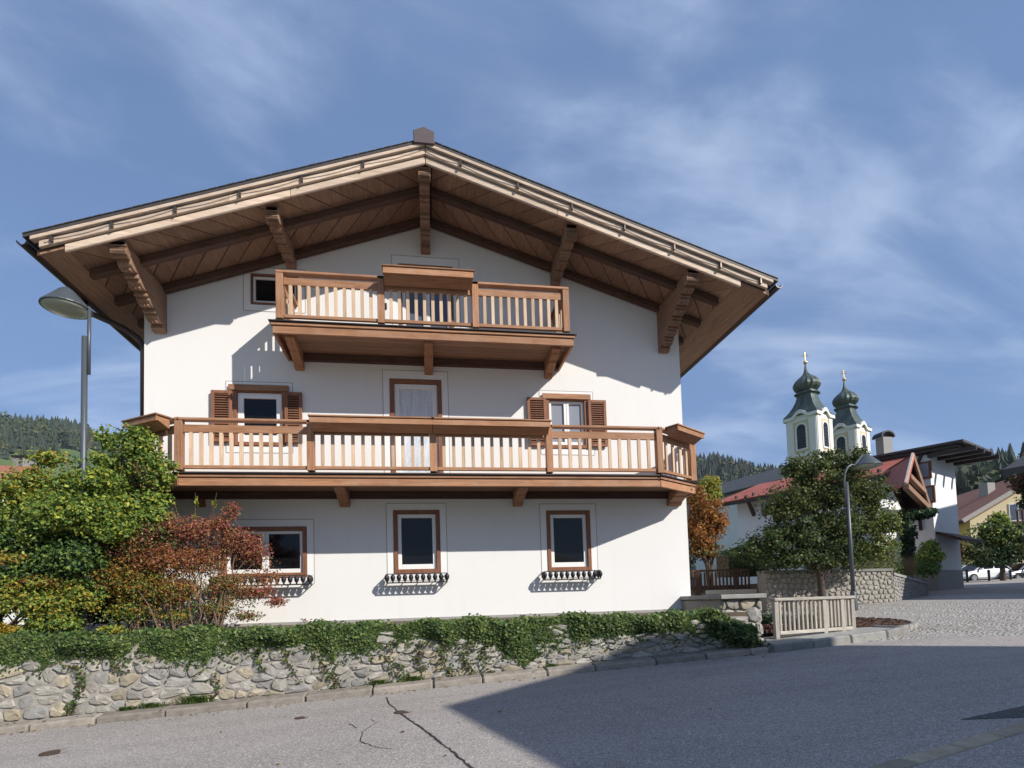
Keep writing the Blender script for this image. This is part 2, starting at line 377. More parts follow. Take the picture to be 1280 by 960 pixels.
MB().box(-3.03, -2.99, 0.02, 0.03, 2.66, 2.71).obj('window_catch', M['sash'], w)
window(OP['mwin'], sash=0.075); window(OP['rwin'], sash=0.075)
w2l = window(OP['w2l'], fw=0.065, sash=0.11); w2r = window(OP['w2r'], fw=0.065, mull=1, sash=0.055, gl='glass_grey')
window(OP['w3'], fw=0.03, sash=0.045, label='small dark window left of the upper balcony')
window(OP['d2'], 'balcony_door', fw=0.085, sash=0.10, gl='curtain', label='glazed balcony door with lace curtain')
window(OP['d3'], 'balcony_door', fw=0.06, mull=1, sash=0.07, gl='glass_blue')
# header boards over the shuttered windows, and the shutters
for o, f in ((OP['w2l'], w2l), (OP['w2r'], w2r)):
    MB().box(o[0]-0.075, o[1]+0.075, -0.055, -0.027, o[3]-0.05, o[3]+0.065).obj('header_board', M['balcx'], f, bevel=0.006)
for x0, x1, z0, z1 in ((-4.02, -3.645, 4.86, 5.86), (-2.685, -2.36, 4.86, 5.86), (2.12, 2.525, 4.87, 5.89), (3.435, 3.83, 4.87, 5.87)):
    s = ring(MB(), x0, x1, z0, z1, 0.06, -0.075, -0.03).box(x0+0.06, x1-0.06, -0.072, -0.033, z0+0.34*(z1-z0), z0+0.34*(z1-z0)+0.07).obj('shutter', M['shutter'], house, bevel=0.004)
    n = int((z1-z0)/0.047); zb = z0+0.34*(z1-z0)
    sl = MB()
    for k in range(n):
        z = z0+0.07+k*0.047
        if z > z1-0.08 or zb-0.03 < z < zb+0.075: continue
        sl.hexa([(x0+0.06, -0.068, z), (x1-0.06, -0.068, z), (x1-0.06, -0.036, z+0.022), (x0+0.06, -0.036, z+0.022),
                 (x0+0.06, -0.068, z+0.012), (x1-0.06, -0.068, z+0.012), (x1-0.06, -0.036, z+0.034), (x0+0.06, -0.036, z+0.034)])
    sl.obj('louvre_slats', M['shutter'], s, kind='stuff')
    MB().box(x0+0.055, x1-0.055, -0.032, -0.012, z0+0.05, z1-0.05).obj('back_board', M['darkz'], s)

# --- wrought iron flower rails under the ground floor windows
def urn(): return MB().lathe((0, 0, 0), [(0.012, 0.0), (0.018, 0.01), (0.013, 0.02), (0.036, 0.05), (0.046, 0.085), (0.046, 0.105), (0.034, 0.135), (0.018, 0.15), (0.022, 0.16)], 8).mesh('urn', M['iron'], True)
URN = urn()
for x0, x1, z in ((-3.95, -2.22, 2.10), (-0.79, 0.37, 2.085), (2.335, 3.50, 2.07)):
    D = 0.25; m = MB()
    m.box(x0, x1, -D-0.012, -D+0.012, z+0.155, z+0.17); m.box(x0, x1, -D-0.012, -D+0.012, z-0.012, z+0.003)
    for x in (x0, x1):
        m.box(x-0.01, x+0.01, -D+0.0125, -0.001, z+0.152, z+0.166); m.box(x-0.01, x+0.01, -D+0.0125, -0.001, z-0.015, z)
    m.box(x0+0.011, x1-0.011, -0.09, -0.07, z-0.012, z+0.0)
    n = 4
    for k in range(1, n): 
        x = x0+(x1-x0)*k/n; m.box(x-0.009, x+0.009, -D+0.0125, -0.012, z-0.024, z-0.0125)
    r = m.obj('flower_rail', M['iron'], house)
    n = int(round((x1-x0)/0.112))
    for k in range(n+1): part('rail_urn', URN, r, (x0+(x1-x0)*k/n, -D, z+0.0))
    for x in (x0, x1): part('rail_urn', URN, r, (x, -D*0.45, z))

# --- balconies
def balcony(posts, yf, zb, zr, planters, bal_n, label, chamfer=None, side_to=None):
    """posts: x of the front posts; yf: front plane; zb: underside of the fascia; zr: top of the hand rail"""
    zd = zb+0.255
    xa, xb = posts[0]-0.10, posts[-1]+0.10
    if chamfer: xa, xb = posts[0], posts[-1]
    y0 = -0.002
    path = [(xa, y0), (xa, yf), (xb, yf), (xb, y0)]
    if chamfer:
        (lx, ly), (rx, ry) = chamfer
        path = [(lx, y0), (lx, ly), (xa, yf), (xb, yf), (rx, ry), (rx, y0)]
    deck = MB().prism([(x, y, zd-0.05) for x, y in path[::-1]][::-1], (0, 0, 0.045)).obj('balcony', M['balcx'], house, label=label)
    # soffit planking, one board at a time, running along the wall
    n = max(4, int(-yf/0.145)); 
    for k in range(n):
        ya = yf+0.05+(-yf-0.06)*k/n; yb = yf+0.05+(-yf-0.06)*(k+1)/n-0.008
        if chamfer:
            def xl(y): return lx+(xa-lx)*max(0, min(1, (y-ly)/(yf-ly)))+0.05
            def xr(y): return rx+(xb-rx)*max(0, min(1, (y-ry)/(yf-ry)))-0.05
        else:
            def xl(y): return xa+0.03
            def xr(y): return xb-0.03
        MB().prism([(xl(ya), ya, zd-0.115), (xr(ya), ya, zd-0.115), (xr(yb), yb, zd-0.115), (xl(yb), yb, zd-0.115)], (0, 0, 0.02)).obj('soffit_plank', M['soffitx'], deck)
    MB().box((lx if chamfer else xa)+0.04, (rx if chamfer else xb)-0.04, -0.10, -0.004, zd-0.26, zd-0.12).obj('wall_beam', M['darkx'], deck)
    seg = list(zip(path, path[1:]))
    def off(p, q, d):                      # shift a path edge outward by d
        v = Vector((q[0]-p[0], q[1]-p[1], 0)).normalized(); nn = Vector((v.y, -v.x, 0)) 
        return nn*d
    for p, q in seg:
        o = off(p, q, 1.0); v = Vector((q[0]-p[0], q[1]-p[1], 0)).normalized(); front = abs(v.y) < 1e-3
        P, Q = Vector((*p, 0)), Vector((*q, 0)); mk = 'x' if abs(v.x) > 0.5 else 'y'
        def strip(nm, z0, z1, d0, d1, mat, ext=True):
            a, b = P+o*d0, Q+o*d0; c, d = Q+o*d1, P+o*d1
            e = v*d1 if ext else v*0
            MB().hexa([Vector((*(d-e)[:2], z0)), Vector((*(c+e)[:2], z0)), Vector((*b[:2], z0)), Vector((*a[:2], z0)),
                       Vector((*(d-e)[:2], z1)), Vector((*(c+e)[:2], z1)), Vector((*b[:2], z1)), Vector((*a[:2], z1))]).obj(nm, M[mat+mk], deck, bevel=0.006)
        strip('fascia_board', zb, zb+0.135, -0.02, 0.03, 'balc'); strip('fascia_moulding', zb+0.145, zb+0.195, -0.03, 0.055, 'balc')
        MB().hexa([(*(P-v*0.08+o*0.085)[:2], zb+0.205), (*(Q+v*0.08+o*0.085)[:2], zb+0.205), (*(Q-o*0.04)[:2], zb+0.205), (*(P-o*0.04)[:2], zb+0.205),
                   (*(P-v*0.08+o*0.085)[:2], zb+0.222), (*(Q+v*0.08+o*0.085)[:2], zb+0.222), (*(Q-o*0.04)[:2], zb+0.262), (*(P-o*0.04)[:2], zb+0.262)]).obj('drip_sheet', M['lead'], deck)
    # railing panels between posts
    pts = [(x, yf) for x in posts]
    if chamfer: pts = [chamfer[0]] + pts + [chamfer[1]]
    zp = zd+0.01
    pm = MB().box(-0.062, 0.062, -0.062, 0.062, 0, zr-0.045-zp).mesh('post', M['balcz'])
    for x, y in pts: part('post', pm, deck, (x, y, zp), 0.006)
    runs = list(zip(pts, pts[1:], bal_n))
    ends = [(pts[0], (pts[0][0], -0.03), 6 if not chamfer else 3), (pts[-1], (pts[-1][0], -0.03), 6 if not chamfer else 3)]
    zl = zp+0.03
    bm = MB().box(-0.029, 0.029, -0.02, 0.02, 0, zr-0.245-zl-0.05).mesh('baluster', M['slatz'])
    for p, q, n in runs+ends:
        P, Q = Vector((*p, 0)), Vector((*q, 0)); v = (Q-P).normalized(); mk = 'x' if abs(v.x) > 0.5 else 'y'
        A, B = P+v*0.064, Q-v*0.064
        def bar(nm, z0, z1, w, a=A, b=B): 
            MB().bar((a.x, a.y, (z0+z1)/2), (b.x, b.y, (z0+z1)/2), w, z1-z0).obj(nm, M['balc'+mk], deck, bevel=0.005)
        bar('bottom_rail', zl, zl+0.06, 0.055); bar('rail_board', zr-0.245, zr-0.11, 0.045)
        bar('hand_rail', zr-0.043, zr, 0.135, P-v*0.06 if (p, q, n) in runs else P+v*0.07, Q+v*0.06 if (p, q, n) in runs else Q)
        for k in range(n):
            c = A+(B-A)*((k+0.75)/(n+0.5)) if n > 3 else A+(B-A)*((k+0.6)/(n+0.2))
            o = part('baluster', bm, deck, (c.x, c.y, zl+0.055)); o.rotation_euler.z = math.atan2(v.y, v.x)
    # planter boxes hung on the rail: tapered trough with two boards on the face
    for (ax, ay), (bx, by), zt_, h in planters:
        P, Q = Vector((ax, ay, 0)), Vector((bx, by, 0)); v = (Q-P).normalized(); o = Vector((v.y, -v.x, 0)); mk = 'x' if abs(v.x) > 0.5 else 'y'
        def pr(nm, prof, mat, e=0.0):
            MB().prism([(*(P-v*e+o*a)[:2], z) for a, z in prof], (Q-P)+v*2*e).obj(nm, M[mat], deck, bevel=0.005)
        pr('planter_box', [(0.03, zt_-h), (0.03, zt_-0.03), (0.25, zt_-0.03), (0.25, zt_-h*0.52), (0.05, zt_-h)][::-1], 'balc'+mk)
        pr('planter_board', [(0.252, zt_-h*0.62), (0.252, zt_-0.035), (0.275, zt_-0.035), (0.275, zt_-h*0.62)][::-1], 'balc'+mk, 0.012)
        pr('planter_cap', [(0.0, zt_-0.028), (0.0, zt_), (0.295, zt_), (0.295, zt_-0.028)][::-1], 'balc'+mk, 0.03)
    return deck
up = balcony([-2.49, -0.735, 0.99, 2.735], -1.09, 6.505, 7.645, [((-0.66, -1.15), (0.93, -1.15), 7.69, 0.24)], [10, 10, 10],
             'short upper balcony with a planter box in the middle')
lo = balcony([-4.12, -1.98, 0.145, 2.30, 4.48], -1.15, 3.765, 4.93,
             [((-1.93, -1.21), (0.14, -1.21), 4.925, 0.215), ((0.15, -1.21), (2.26, -1.21), 4.925, 0.215),
              ((4.66, -1.11), (5.46, -0.60), 4.955, 0.20), ((-4.98, -0.66), (-4.27, -1.09), 4.955, 0.20)], [4, 12, 11, 11, 10, 4],
             'long lower balcony wrapping both corners of the chalet', chamfer=((-5.14, -0.50), (5.50, -0.50)))
# balcony consoles
def console(x, wid, depth, zt_, h, parent, name='balcony_console'):
    pr = [(0, zt_), (0, zt_-h), (-0.06, zt_-h), (-0.13, zt_-h*0.86), (-0.13, zt_-h*0.78), (-depth*0.55, zt_-h*0.55), (-depth*0.55, zt_-h*0.47),
          (-depth*0.8, zt_-h*0.40), (-depth*0.86, zt_-h*0.30), (-depth*0.97, zt_-h*0.28), (-depth, zt_-h*0.20), (-depth, zt_)]
    return MB().prism([(x-wid/2, y, z) for y, z in pr], (wid, 0, 0)).obj(name, M['balcy'], parent, bevel=0.012)
for x in (-2.40, 0.11, 2.60): console(x, 0.17, 0.86, 6.645, 0.33, up)
for x in (-4.98, -1.58, 1.86): console(x, 0.20, 0.80, 3.90, 0.30, lo)
c = console(5.28, 0.30, 0.62, 3.90, 0.30, lo)
MB().box(-4.31, -4.14, -0.04, -0.001, 3.61, 3.76).obj('vent_cover', M['frame'], house)
b = MB().box(-0.79, -0.70, -0.07, -0.001, 7.66, 7.75).obj('wall_lamp', M['iron'], house)

# --- roof
YV, YE = -1.60, 13.8                      # verge plane, rear end
XEL, XER = -6.20, 6.86
def slab(side, xa, xb, h0, h1, y0, y1, m=None):
    m = m or MB(); a, b = sorted((xa, xb))
    return m.hexa([(a, y0, zt(a)-h1), (b, y0, zt(b)-h1), (b, y1, zt(b)-h1), (a, y1, zt(a)-h1),
                   (a, y0, zt(a)-h0), (b, y0, zt(b)-h0), (b, y1, zt(b)-h0), (a, y1, zt(a)-h0)])
roof = slab(1, RX, XER, 0.0, 0.055, YV-0.06, YE, slab(-1, XEL, RX, 0.0, 0.055, YV-0.06, YE)).obj('roof', M['tile'], house)
slab(1, RX+0.002, XER-0.16, 0.06, 0.27, YV+0.06, YE-0.1, slab(-1, XEL+0.16, RX-0.002, 0.06, 0.27, YV+0.06, YE-0.1)).obj('roof_core', M['darkx'], roof)
# low bumps of the dark covering along the verge
bm = MB()
for sd, xe in ((-1, XEL), (1, XER)):
    n = 44
    for k in range(n):
        x = RX+(xe-RX)*(k+0.5)/n; w = abs(xe-RX)/n*0.47; h = 0.004+0.008*rnd.random()
        slab(sd, x-w, x+w, -h, 0.004, YV-0.075, YV+0.5, bm)
bm.obj('verge_tiles', M['tile'], roof, kind='stuff')
for sd, xe in ((-1, XEL), (1, XER)):
    cut = RX+(xe-RX)*0.52
    slab(sd, RX+sd*0.004, xe-sd*0.10, 0.06, 0.118, YV-0.06, YV+0.05).obj('verge_trim', M['fasciax'], roof, bevel=0.004)
    for a, b in ((RX+sd*0.004, cut-sd*0.002), (cut+sd*0.002, xe-sd*0.20)): slab(sd, a, b, 0.126, 0.240, YV-0.012, YV+0.05).obj('verge_board', M['fasciax'], roof, bevel=0.004)
    end = -5.66 if sd < 0 else 6.13; cut2 = RX+(end-RX)*0.40
    for a, b in ((RX+sd*0.004, cut2-sd*0.002), (cut2+sd*0.002, end)): slab(sd, a, b, 0.250, 0.378, YV+0.034, YV+0.085).obj('barge_board', M['fasciax'], roof, bevel=0.01)
# heating cable clipped along the verge board
for sd, xe in ((-1, XEL), (1, XER)):
    xsn = [RX+sd*(0.45+1.02*k) for k in range(6)]
    if sd < 0: xsn = [-0.95, -1.98, -2.98, -3.98, -4.93, -5.80]
    else: xsn = [0.75, 1.78, 2.78, 3.78, 4.75, 5.68, 6.50]
    pts = []
    allx = [RX+sd*0.01]+xsn
    for a, b in zip(allx, allx[1:]+[xe-sd*0.3]):
        for k in range(6):
            t_ = k/6; x = a+(b-a)*t_; pts.append((x, YV-0.055, zt(x)-0.140-0.035*math.sin(math.pi*t_)))
    MB().tube(pts, 0.008, 5).obj('heating_cable', M['cable'], roof)
    cm = MB().box(-0.014, 0.014, -0.06, 0, -0.10, 0.0).mesh('cable_clip', M['clip'])
    for x in xsn: part('cable_clip', cm, roof, (x, YV-0.001, zt(x)-0.128))
# diagonal soffit boards in two strips, herringbone
def clipx(poly, x, keep_less):
    out = []
    for i in range(len(poly)):
        p, q = poly[i], poly[(i+1) % len(poly)]
        ip = (p[0] <= x) == keep_less; iq = (q[0] <= x) == keep_less
        if ip: out.append(p)
        if ip != iq:
            t_ = (x-p[0])/(q[0]-p[0]); out.append((x, p[1]+t_*(q[1]-p[1])))
    return out
def boards(sd, y0, y1, dx, xin, xout, pitch=0.40, gap=0.022):
    lo_, hi_ = sorted((xin, xout)); x = lo_-2
    while x < hi_+2:
        poly = [(x, y0), (x+pitch-gap, y0), (x+pitch-gap+dx, y1), (x+dx, y1)]
        poly = clipx(poly, hi_, True); poly = clipx(poly, lo_, False) if len(poly) > 2 else []
        if len(poly) > 2:
            j = rnd.uniform(0, 0.006)
            p3 = [(a, b, zt(a)-0.30-j) for a, b in poly]
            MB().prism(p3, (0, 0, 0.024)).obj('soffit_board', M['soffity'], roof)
        x += pitch
YM = -0.93
for sd, xe in ((-1, -5.66), (1, 6.10)):
    boards(sd, YV+0.065, YM, -sd*0.55, RX+sd*0.12, xe); boards(sd, YM, 0.0, sd*0.75, RX+sd*0.12, xe)
    boards(sd, 0.0, 3.0, sd*2.4, XL if sd < 0 else XR, xe)
    o = XEL+0.17 if sd < 0 else XER-0.17
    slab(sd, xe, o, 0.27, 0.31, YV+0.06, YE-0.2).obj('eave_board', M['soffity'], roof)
    slab(sd, o, o+sd*0.03, 0.24, 0.33, YV+0.05, YE-0.2).obj('eave_fascia', M['darky'], roof)
    for y, xo in ((YM, 5.62), (-0.10, 5.66), (0.72, 5.66), (1.6, 5.66)):
        xo = -xo if sd < 0 else xo+0.38
        xi = RX+sd*0.10 if y < 0 else (XL if sd < 0 else XR)
        slab(sd, xi, xo, 0.325, 0.455, y-0.065, y+0.065).obj('rafter', M['darkx'], roof, bevel=0.01)
# carved gable consoles
def gable_console(x, wid, zb, yfront):
    ztp = zt(x)-0.32-0.02*abs(x)/5
    H = ztp-zb; pr = [(0, ztp), (0, zb), (-0.07, zb-0.01)]
    n = 6 if H > 0.9 else 4
    y0_, z0_, y1_, z1_ = -0.10, zb+0.07, yfront+0.14, ztp-0.20
    for k in range(n):                     # scalloped underside
        a, b = k/n, (k+1)/n
        def P(t_): return y0_+(y1_-y0_)*t_, z0_+(z1_-z0_)*t_
        ya, za = P(a); yb, zb_ = P(b); nx, nz = -(z1_-z0_), (y1_-y0_)
        l = math.hypot(nx, nz); nx, nz = nx/l, nz/l
        if nz > 0: nx, nz = -nx, -nz
        for t_, d in ((0.0, 0.05), (0.10, 0.055), (0.18, -0.03), (0.32, 0.025), (0.55, 0.062), (0.82, 0.055), (0.97, -0.03)):
            pr.append((ya+(yb-ya)*t_+nx*d, za+(zb_-za)*t_+nz*d))
    yf = yfront
    pr += [(yf+0.12, ztp-0.24), (yf+0.05, ztp-0.245), (yf, ztp-0.20), (yf-0.015, ztp-0.15), (yf+0.01, ztp-0.10), (yf-0.02, ztp-0.07), (yf-0.02, ztp)]
    c = MB().prism([(x-wid/2, y, z) for y, z in pr], (wid, 0, 0)).obj('gable_console', M['consoley'], house, bevel=0.008)
    MB().prism([(x-wid/2-0.018, y, z) for y, z in pr[-7:]+[(yf+0.13, ztp)]], (wid+0.036, 0, 0)).obj('console_head', M['consoley'], c, bevel=0.006)
    # carved ribs on the scalloped face
    g = MB()
    for k in range(n):
        t_ = (k+0.5)/n; y = y0_+(y1_-y0_)*t_; z = z0_+(z1_-z0_)*t_
        for dx_ in (-0.3, 0, 0.3): g.box(x+dx_*wid-0.012, x+dx_*wid+0.012, y-0.075, y, z-0.075, z)
    g.obj('console_carving', M['consoley'], c, kind='stuff')
for x, w_, zb, yf in ((-4.93, 0.22, 6.95, -1.45), (-2.54, 0.19, 8.38, -1.36), (0.10, 0.19, 8.86, -1.47), (2.82, 0.19, 8.34, -1.38), (5.20, 0.22, 6.98, -1.45)):
    gable_console(x, w_, zb, yf)
MB().prism([(RX-0.20, YV-0.10, 9.78), (RX+0.17, YV-0.10, 9.78), (RX+0.17, YV-0.10, 10.01), (RX-0.015, YV-0.10, 10.09), (RX-0.20, YV-0.10, 10.01)], (0, 0.5, 0)).obj('ridge_cap', M['cap'], roof, bevel=0.01)
MB().prism([(RX-0.12, YV-0.03, 9.80), (RX+0.12, YV-0.03, 9.80), (RX, YV-0.03, 9.97)], (0, YE-YV, 0)).obj('ridge_tiles', M['tile'], roof)
# gutters: half round channels under the eaves
for sd, xe in ((-1, XEL), (1, XER)):
    xc = xe+sd*0.03; zc = zt(xe)-0.10; n = 7
    prof = [(xc+0.075*math.cos(math.pi+math.pi*k/n), zc+0.075*math.sin(math.pi+math.pi*k/n)) for k in range(n+1)]
    prof += [(xc+0.062*math.cos(math.pi*2-math.pi*k/n), zc+0.062*math.sin(math.pi*2-math.pi*k/n)) for k in range(n+1)]
    MB().prism([(a, YV-0.04, b) for a, b in prof], (0, YE-YV, 0)).obj('gutter', M['gutter'], roof)
MB().tube([(XEL-0.02, -0.05, zt(XEL)-0.17), (XEL, -0.05, zt(XEL)-0.32), (XEL+0.12, -0.03, zt(XEL)-0.42), (XEL+0.6, 0.03, zt(XEL)-0.62), (XL-0.14, 0.09, zt(XEL)-0.78), (XL-0.065, 0.1, zt(XEL)-0.92), (XL-0.06, 0.1, 5.2)], 0.05, 8).obj('downpipe', M['gutter'], house, smooth=True)
MB().tube([(XL-0.06, 0.1, 5.2), (XL-0.06, 0.1, GARDEN)], 0.05, 8).obj('downpipe', M['gutter'], house, smooth=True)

# ------------------------------------------------------------------ ground, road, kerb
def sheet(name, xs_, ys_, dz, mat, label, hole=None):
    mb = MB(); n = len(ys_)
    mb.v = [(x, y, G(x, y)+dz) for x in xs_ for y in ys_]
    for i in range(len(xs_)-1):
        for j in range(n-1):
            a = i*n+j; mb.f.append((a, a+n, a+n+1, a+1))
    return struct(mb.obj(name, mat), label)
def lin(a, b, n): return [a+(b-a)*k/n for k in range(n+1)]
YK = -2.62                                # road edge along the retaining wall
sheet('road', lin(-45, 45, 90), lin(-34, YK, 32), 0.0, M['road'], 'worn grey asphalt road rising to the right past the stone wall')
# terrain all round with the wooded valley sides
def hillh(az, r):
    pts = [(-180, 40), (-90, 60), (-60, 175), (-46, 168), (-40, 150), (-35, 142), (-30, 140), (-24, 128), (0, 120), (14, 118), (19, 120), (23, 120), (30, 112), (36, 102), (42, 82), (46, 66), (52, 60), (60, 66), (90, 50), (180, 40)]
    for (a, h), (b, g) in zip(pts, pts[1:]):
        if a <= az <= b:
            k = (az-a)/(b-a); h = h+(g-h)*k; break
    t_ = max(0.0, min(1.0, (r-150)/430)); s = t_*t_*(3-2*t_)
    und = 7*math.sin(az*0.31+r*0.011)+5*math.sin(az*0.83+1.7)+4*math.sin(r*0.035+az*0.2)
    return h*s+und*s*0.6
def near_spur(az, r):                     # the lower wooded slope on the right
    a = max(0, 1-abs((az-60)/22.0)); t_ = max(0.0, min(1.0, (r-110)/110)); return 19*a**0.5*t_*t_*(3-2*t_) if a > 0 else 0
def terr(x, y):
    dx_, dy_ = x-EYE[0], y-EYE[1]; r = math.hypot(dx_, dy_); az = math.degrees(math.atan2(dx_, dy_))
    return G(x, y)-0.06+hillh(az, r)*(1 if r < 900 else 1)+near_spur(az, r)
mb = MB(); rad = [0, 4, 8, 12, 16, 20, 26, 34, 45, 60, 80, 105, 135, 165, 195, 225, 260, 300, 340, 380, 420, 460, 500, 540, 580, 640, 720, 820, 950]; na = 180
for r in rad:
    for k in range(na):
        a = 2*math.pi*k/na; x, y = EYE[0]+r*math.sin(a), EYE[1]+r*math.cos(a); mb.v.append((x, y, terr(x, y)-(0.15 if r < 30 else 0)))
for i in range(len(rad)-1):
    for k in range(na):
        a = i*na+k; b = i*na+(k+1) % na; mb.f.append((a, a+na, b+na, b))
struct(mb.obj('ground', M['meadow'], smooth=True), 'valley floor and green hillsides rising behind the village')
# kerb stones
kerb = thing('kerb', 'row of worn stone kerbs between the asphalt road and the rubble wall', 'kerb', (0, -2.5, 0.3)); kerb['kind'] = 'structure'
x = -9.0
while x < 5.55:
    w = rnd.uniform(0.72, 1.1); xe = min(x+w-0.016, 5.62); j = rnd.uniform(-0.008, 0.008); h = 0.09
    MB().hexa([(x, YK+j, G(x, YK)-0.1), (xe, YK+j, G(xe, YK)-0.1), (xe, -2.36, G(xe, YK)-0.1), (x, -2.36, G(x, YK)-0.1),
               (x, YK+0.02+j, G(x, YK)+h), (xe, YK+0.02+j, G(xe, YK)+h+rnd.uniform(-.006, .006)), (xe, -2.36, G(xe, YK)+h+0.03), (x, -2.36, G(x, YK)+h+0.03)]).obj('kerb_stone', M['kerb'], kerb, bevel=0.022)
    x += w
# flush stone strip and the patch of newer asphalt at the lower right
p0, p1 = Vector((2.2, -7.80, 0)), Vector((7.5, -6.55, 0)); dv = (p1-p0).normalized(); nv = Vector((-dv.y, dv.x, 0)); s = 0
strip = thing('drain_strip', 'flush row of pale stones edging the asphalt at the lower right', 'stone strip', (3.5, -7.4, 0.4)); strip['kind'] = 'structure'
while s < (p1-p0).length:
    w = rnd.uniform(0.42, 0.62); a, b = p0+dv*s, p0+dv*(s+w-0.015); q = [a-nv*0.07, b-nv*0.07, b+nv*0.07, a+nv*0.07]
    MB().hexa([(p.x, p.y, G(p.x, p.y)-0.05) for p in q]+[(p.x, p.y, G(p.x, p.y)+0.012) for p in q])  .obj('strip_stone', M['stone2'], strip, bevel=0.008); s += w
q = [(4.66, -6.80), (9.5, -5.4), (11, -5.35), (11, -6.2), (6.2, -6.72)]
struct(MB().quad(*[(a, b, G(a, b)+0.005) for a, b in [(4.55, -6.84), (5.3, -7.08), (8.2, -6.48), (8.2, -5.85), (5.6, -6.68)]]).obj('road_patch', M['road_new']), 'dark patch of newer asphalt at the right edge of the road')
struct(MB().quad(*[(p.x, p.y, G(p.x, p.y)+0.004) for p in (p0-nv*0.08, p0-nv*3, p1-nv*3, p1-nv*0.08)]).obj('pavement', M['road']), 'strip of dark asphalt pavement beyond the pale drain stones')
def crack(pts, w, label, name='road_crack'):
    mb = MB(); P = [Vector((a, b, 0)) for a, b in pts]; Q = []
    for a, b in zip(P, P[1:]):
        n = max(2, int((b-a).length/0.06))
        for k in range(n): Q.append(a+(b-a)*k/n+Vector((rnd.gauss(0, .005), rnd.gauss(0, .005), 0)))
    Q.append(P[-1])
    for k, p in enumerate(Q):
        d = (Q[min(k+1, len(Q)-1)]-Q[max(0, k-1)]).normalized(); nn = Vector((-d.y, d.x, 0))*w*rnd.uniform(0.35, 1.0)
        for e in (-1, 1): a = p+nn*e; mb.v.append((a.x, a.y, G(a.x, a.y)+0.005))
    for k in range(len(Q)-1): mb.f.append((2*k, 2*k+1, 2*k+3, 2*k+2))
    struct(mb.obj(name, M['tar']), label)
crack([(-0.62, -2.95), (-0.58, -3.3), (-0.40, -4.0), (-0.24, -4.5), (0.0, -5.3), (0.2, -6.0), (0.36, -6.6), (0.9, -8.6)], 0.015, 'dark tar seam running across the sunlit asphalt')
crack([(-0.72, -4.25), (-0.62, -4.42), (-0.74, -4.8), (-0.72, -5.2), (-0.52, -5.5), (-0.38, -5.6)], 0.006, 'hairline curved crack beside the tar seam')
crack([(-0.95, -4.35), (-0.82, -4.62)], 0.006, 'short hairline crack left of the tar seam')
for (a, b), rr, lb in (((-4.17, -4.10), 0.125, 'rusty round valve cover in the road near the lower left corner'), ((-1.62, -3.70), 0.075, 'small rusty valve cover in the road below the ivy tongue'), ((-0.34, -4.02), 0.10, 'dark valve cover in the road beside the tar seam')):
    tag(MB().lathe((a, b, G(a, b)-0.03), [(rr*1.15, 0), (rr*1.15, 0.034), (rr, 0.036), (rr*0.98, 0.032), (rr*0.3, 0.033)], 18).obj('valve_cover', M['rust']), lb, 'valve cover', 'valve covers in the road')
# garden terrace behind the wall
struct(MB().box(-24, XR-0.03, -2.1, 0.02, -1, GARDEN-0.02).box(-24, XL-0.02, 0.021, 18, -1, GARDEN-0.021).obj('garden_bed', M['soil']), 'raised garden bed between the stone wall and the chalet')

# ------------------------------------------------------------------ rubble walls
def voronoi(w, h, cw, ch, seed, jit=0.42, drop=0.0):
    r = random.Random(seed); pts = []
    nx, ny = max(1, int(round(w/cw))), max(1, int(round(h/ch)))
    for j in range(ny):
        for i in range(-1, nx+1):
            pts.append(((i+0.5+(0.5 if j % 2 else 0)+r.uniform(-jit, jit))*w/nx, (j+0.5+r.uniform(-jit, jit)*0.8)*h/ny))
    pts = [q for q in pts if r.random() > drop]; asp = cw/ch; cells = []
    for k, (px_, py_) in enumerate(pts):
        poly = [(0, 0), (w, 0), (w, h), (0, h)]
        for m_, (qx, qy) in enumerate(pts):
            if m_ == k or abs(qx-px_) > cw*2.6 or abs(qy-py_) > ch*2.6: continue
            nx_, ny_ = (qx-px_)/asp/asp, (qy-py_); c = nx_*(px_+qx)/2+ny_*(py_+qy)/2; out = []
            for i in range(len(poly)):
                a, b = poly[i], poly[(i+1) % len(poly)]; da, db = a[0]*nx_+a[1]*ny_-c, b[0]*nx_+b[1]*ny_-c
                if da <= 0: out.append(a)
                if da*db < 0: t_ = da/(da-db); out.append((a[0]+(b[0]-a[0])*t_, a[1]+(b[1]-a[1])*t_))
            poly = out
            if len(poly) < 3: break
        if len(poly) >= 3: cells.append(poly)
    return cells
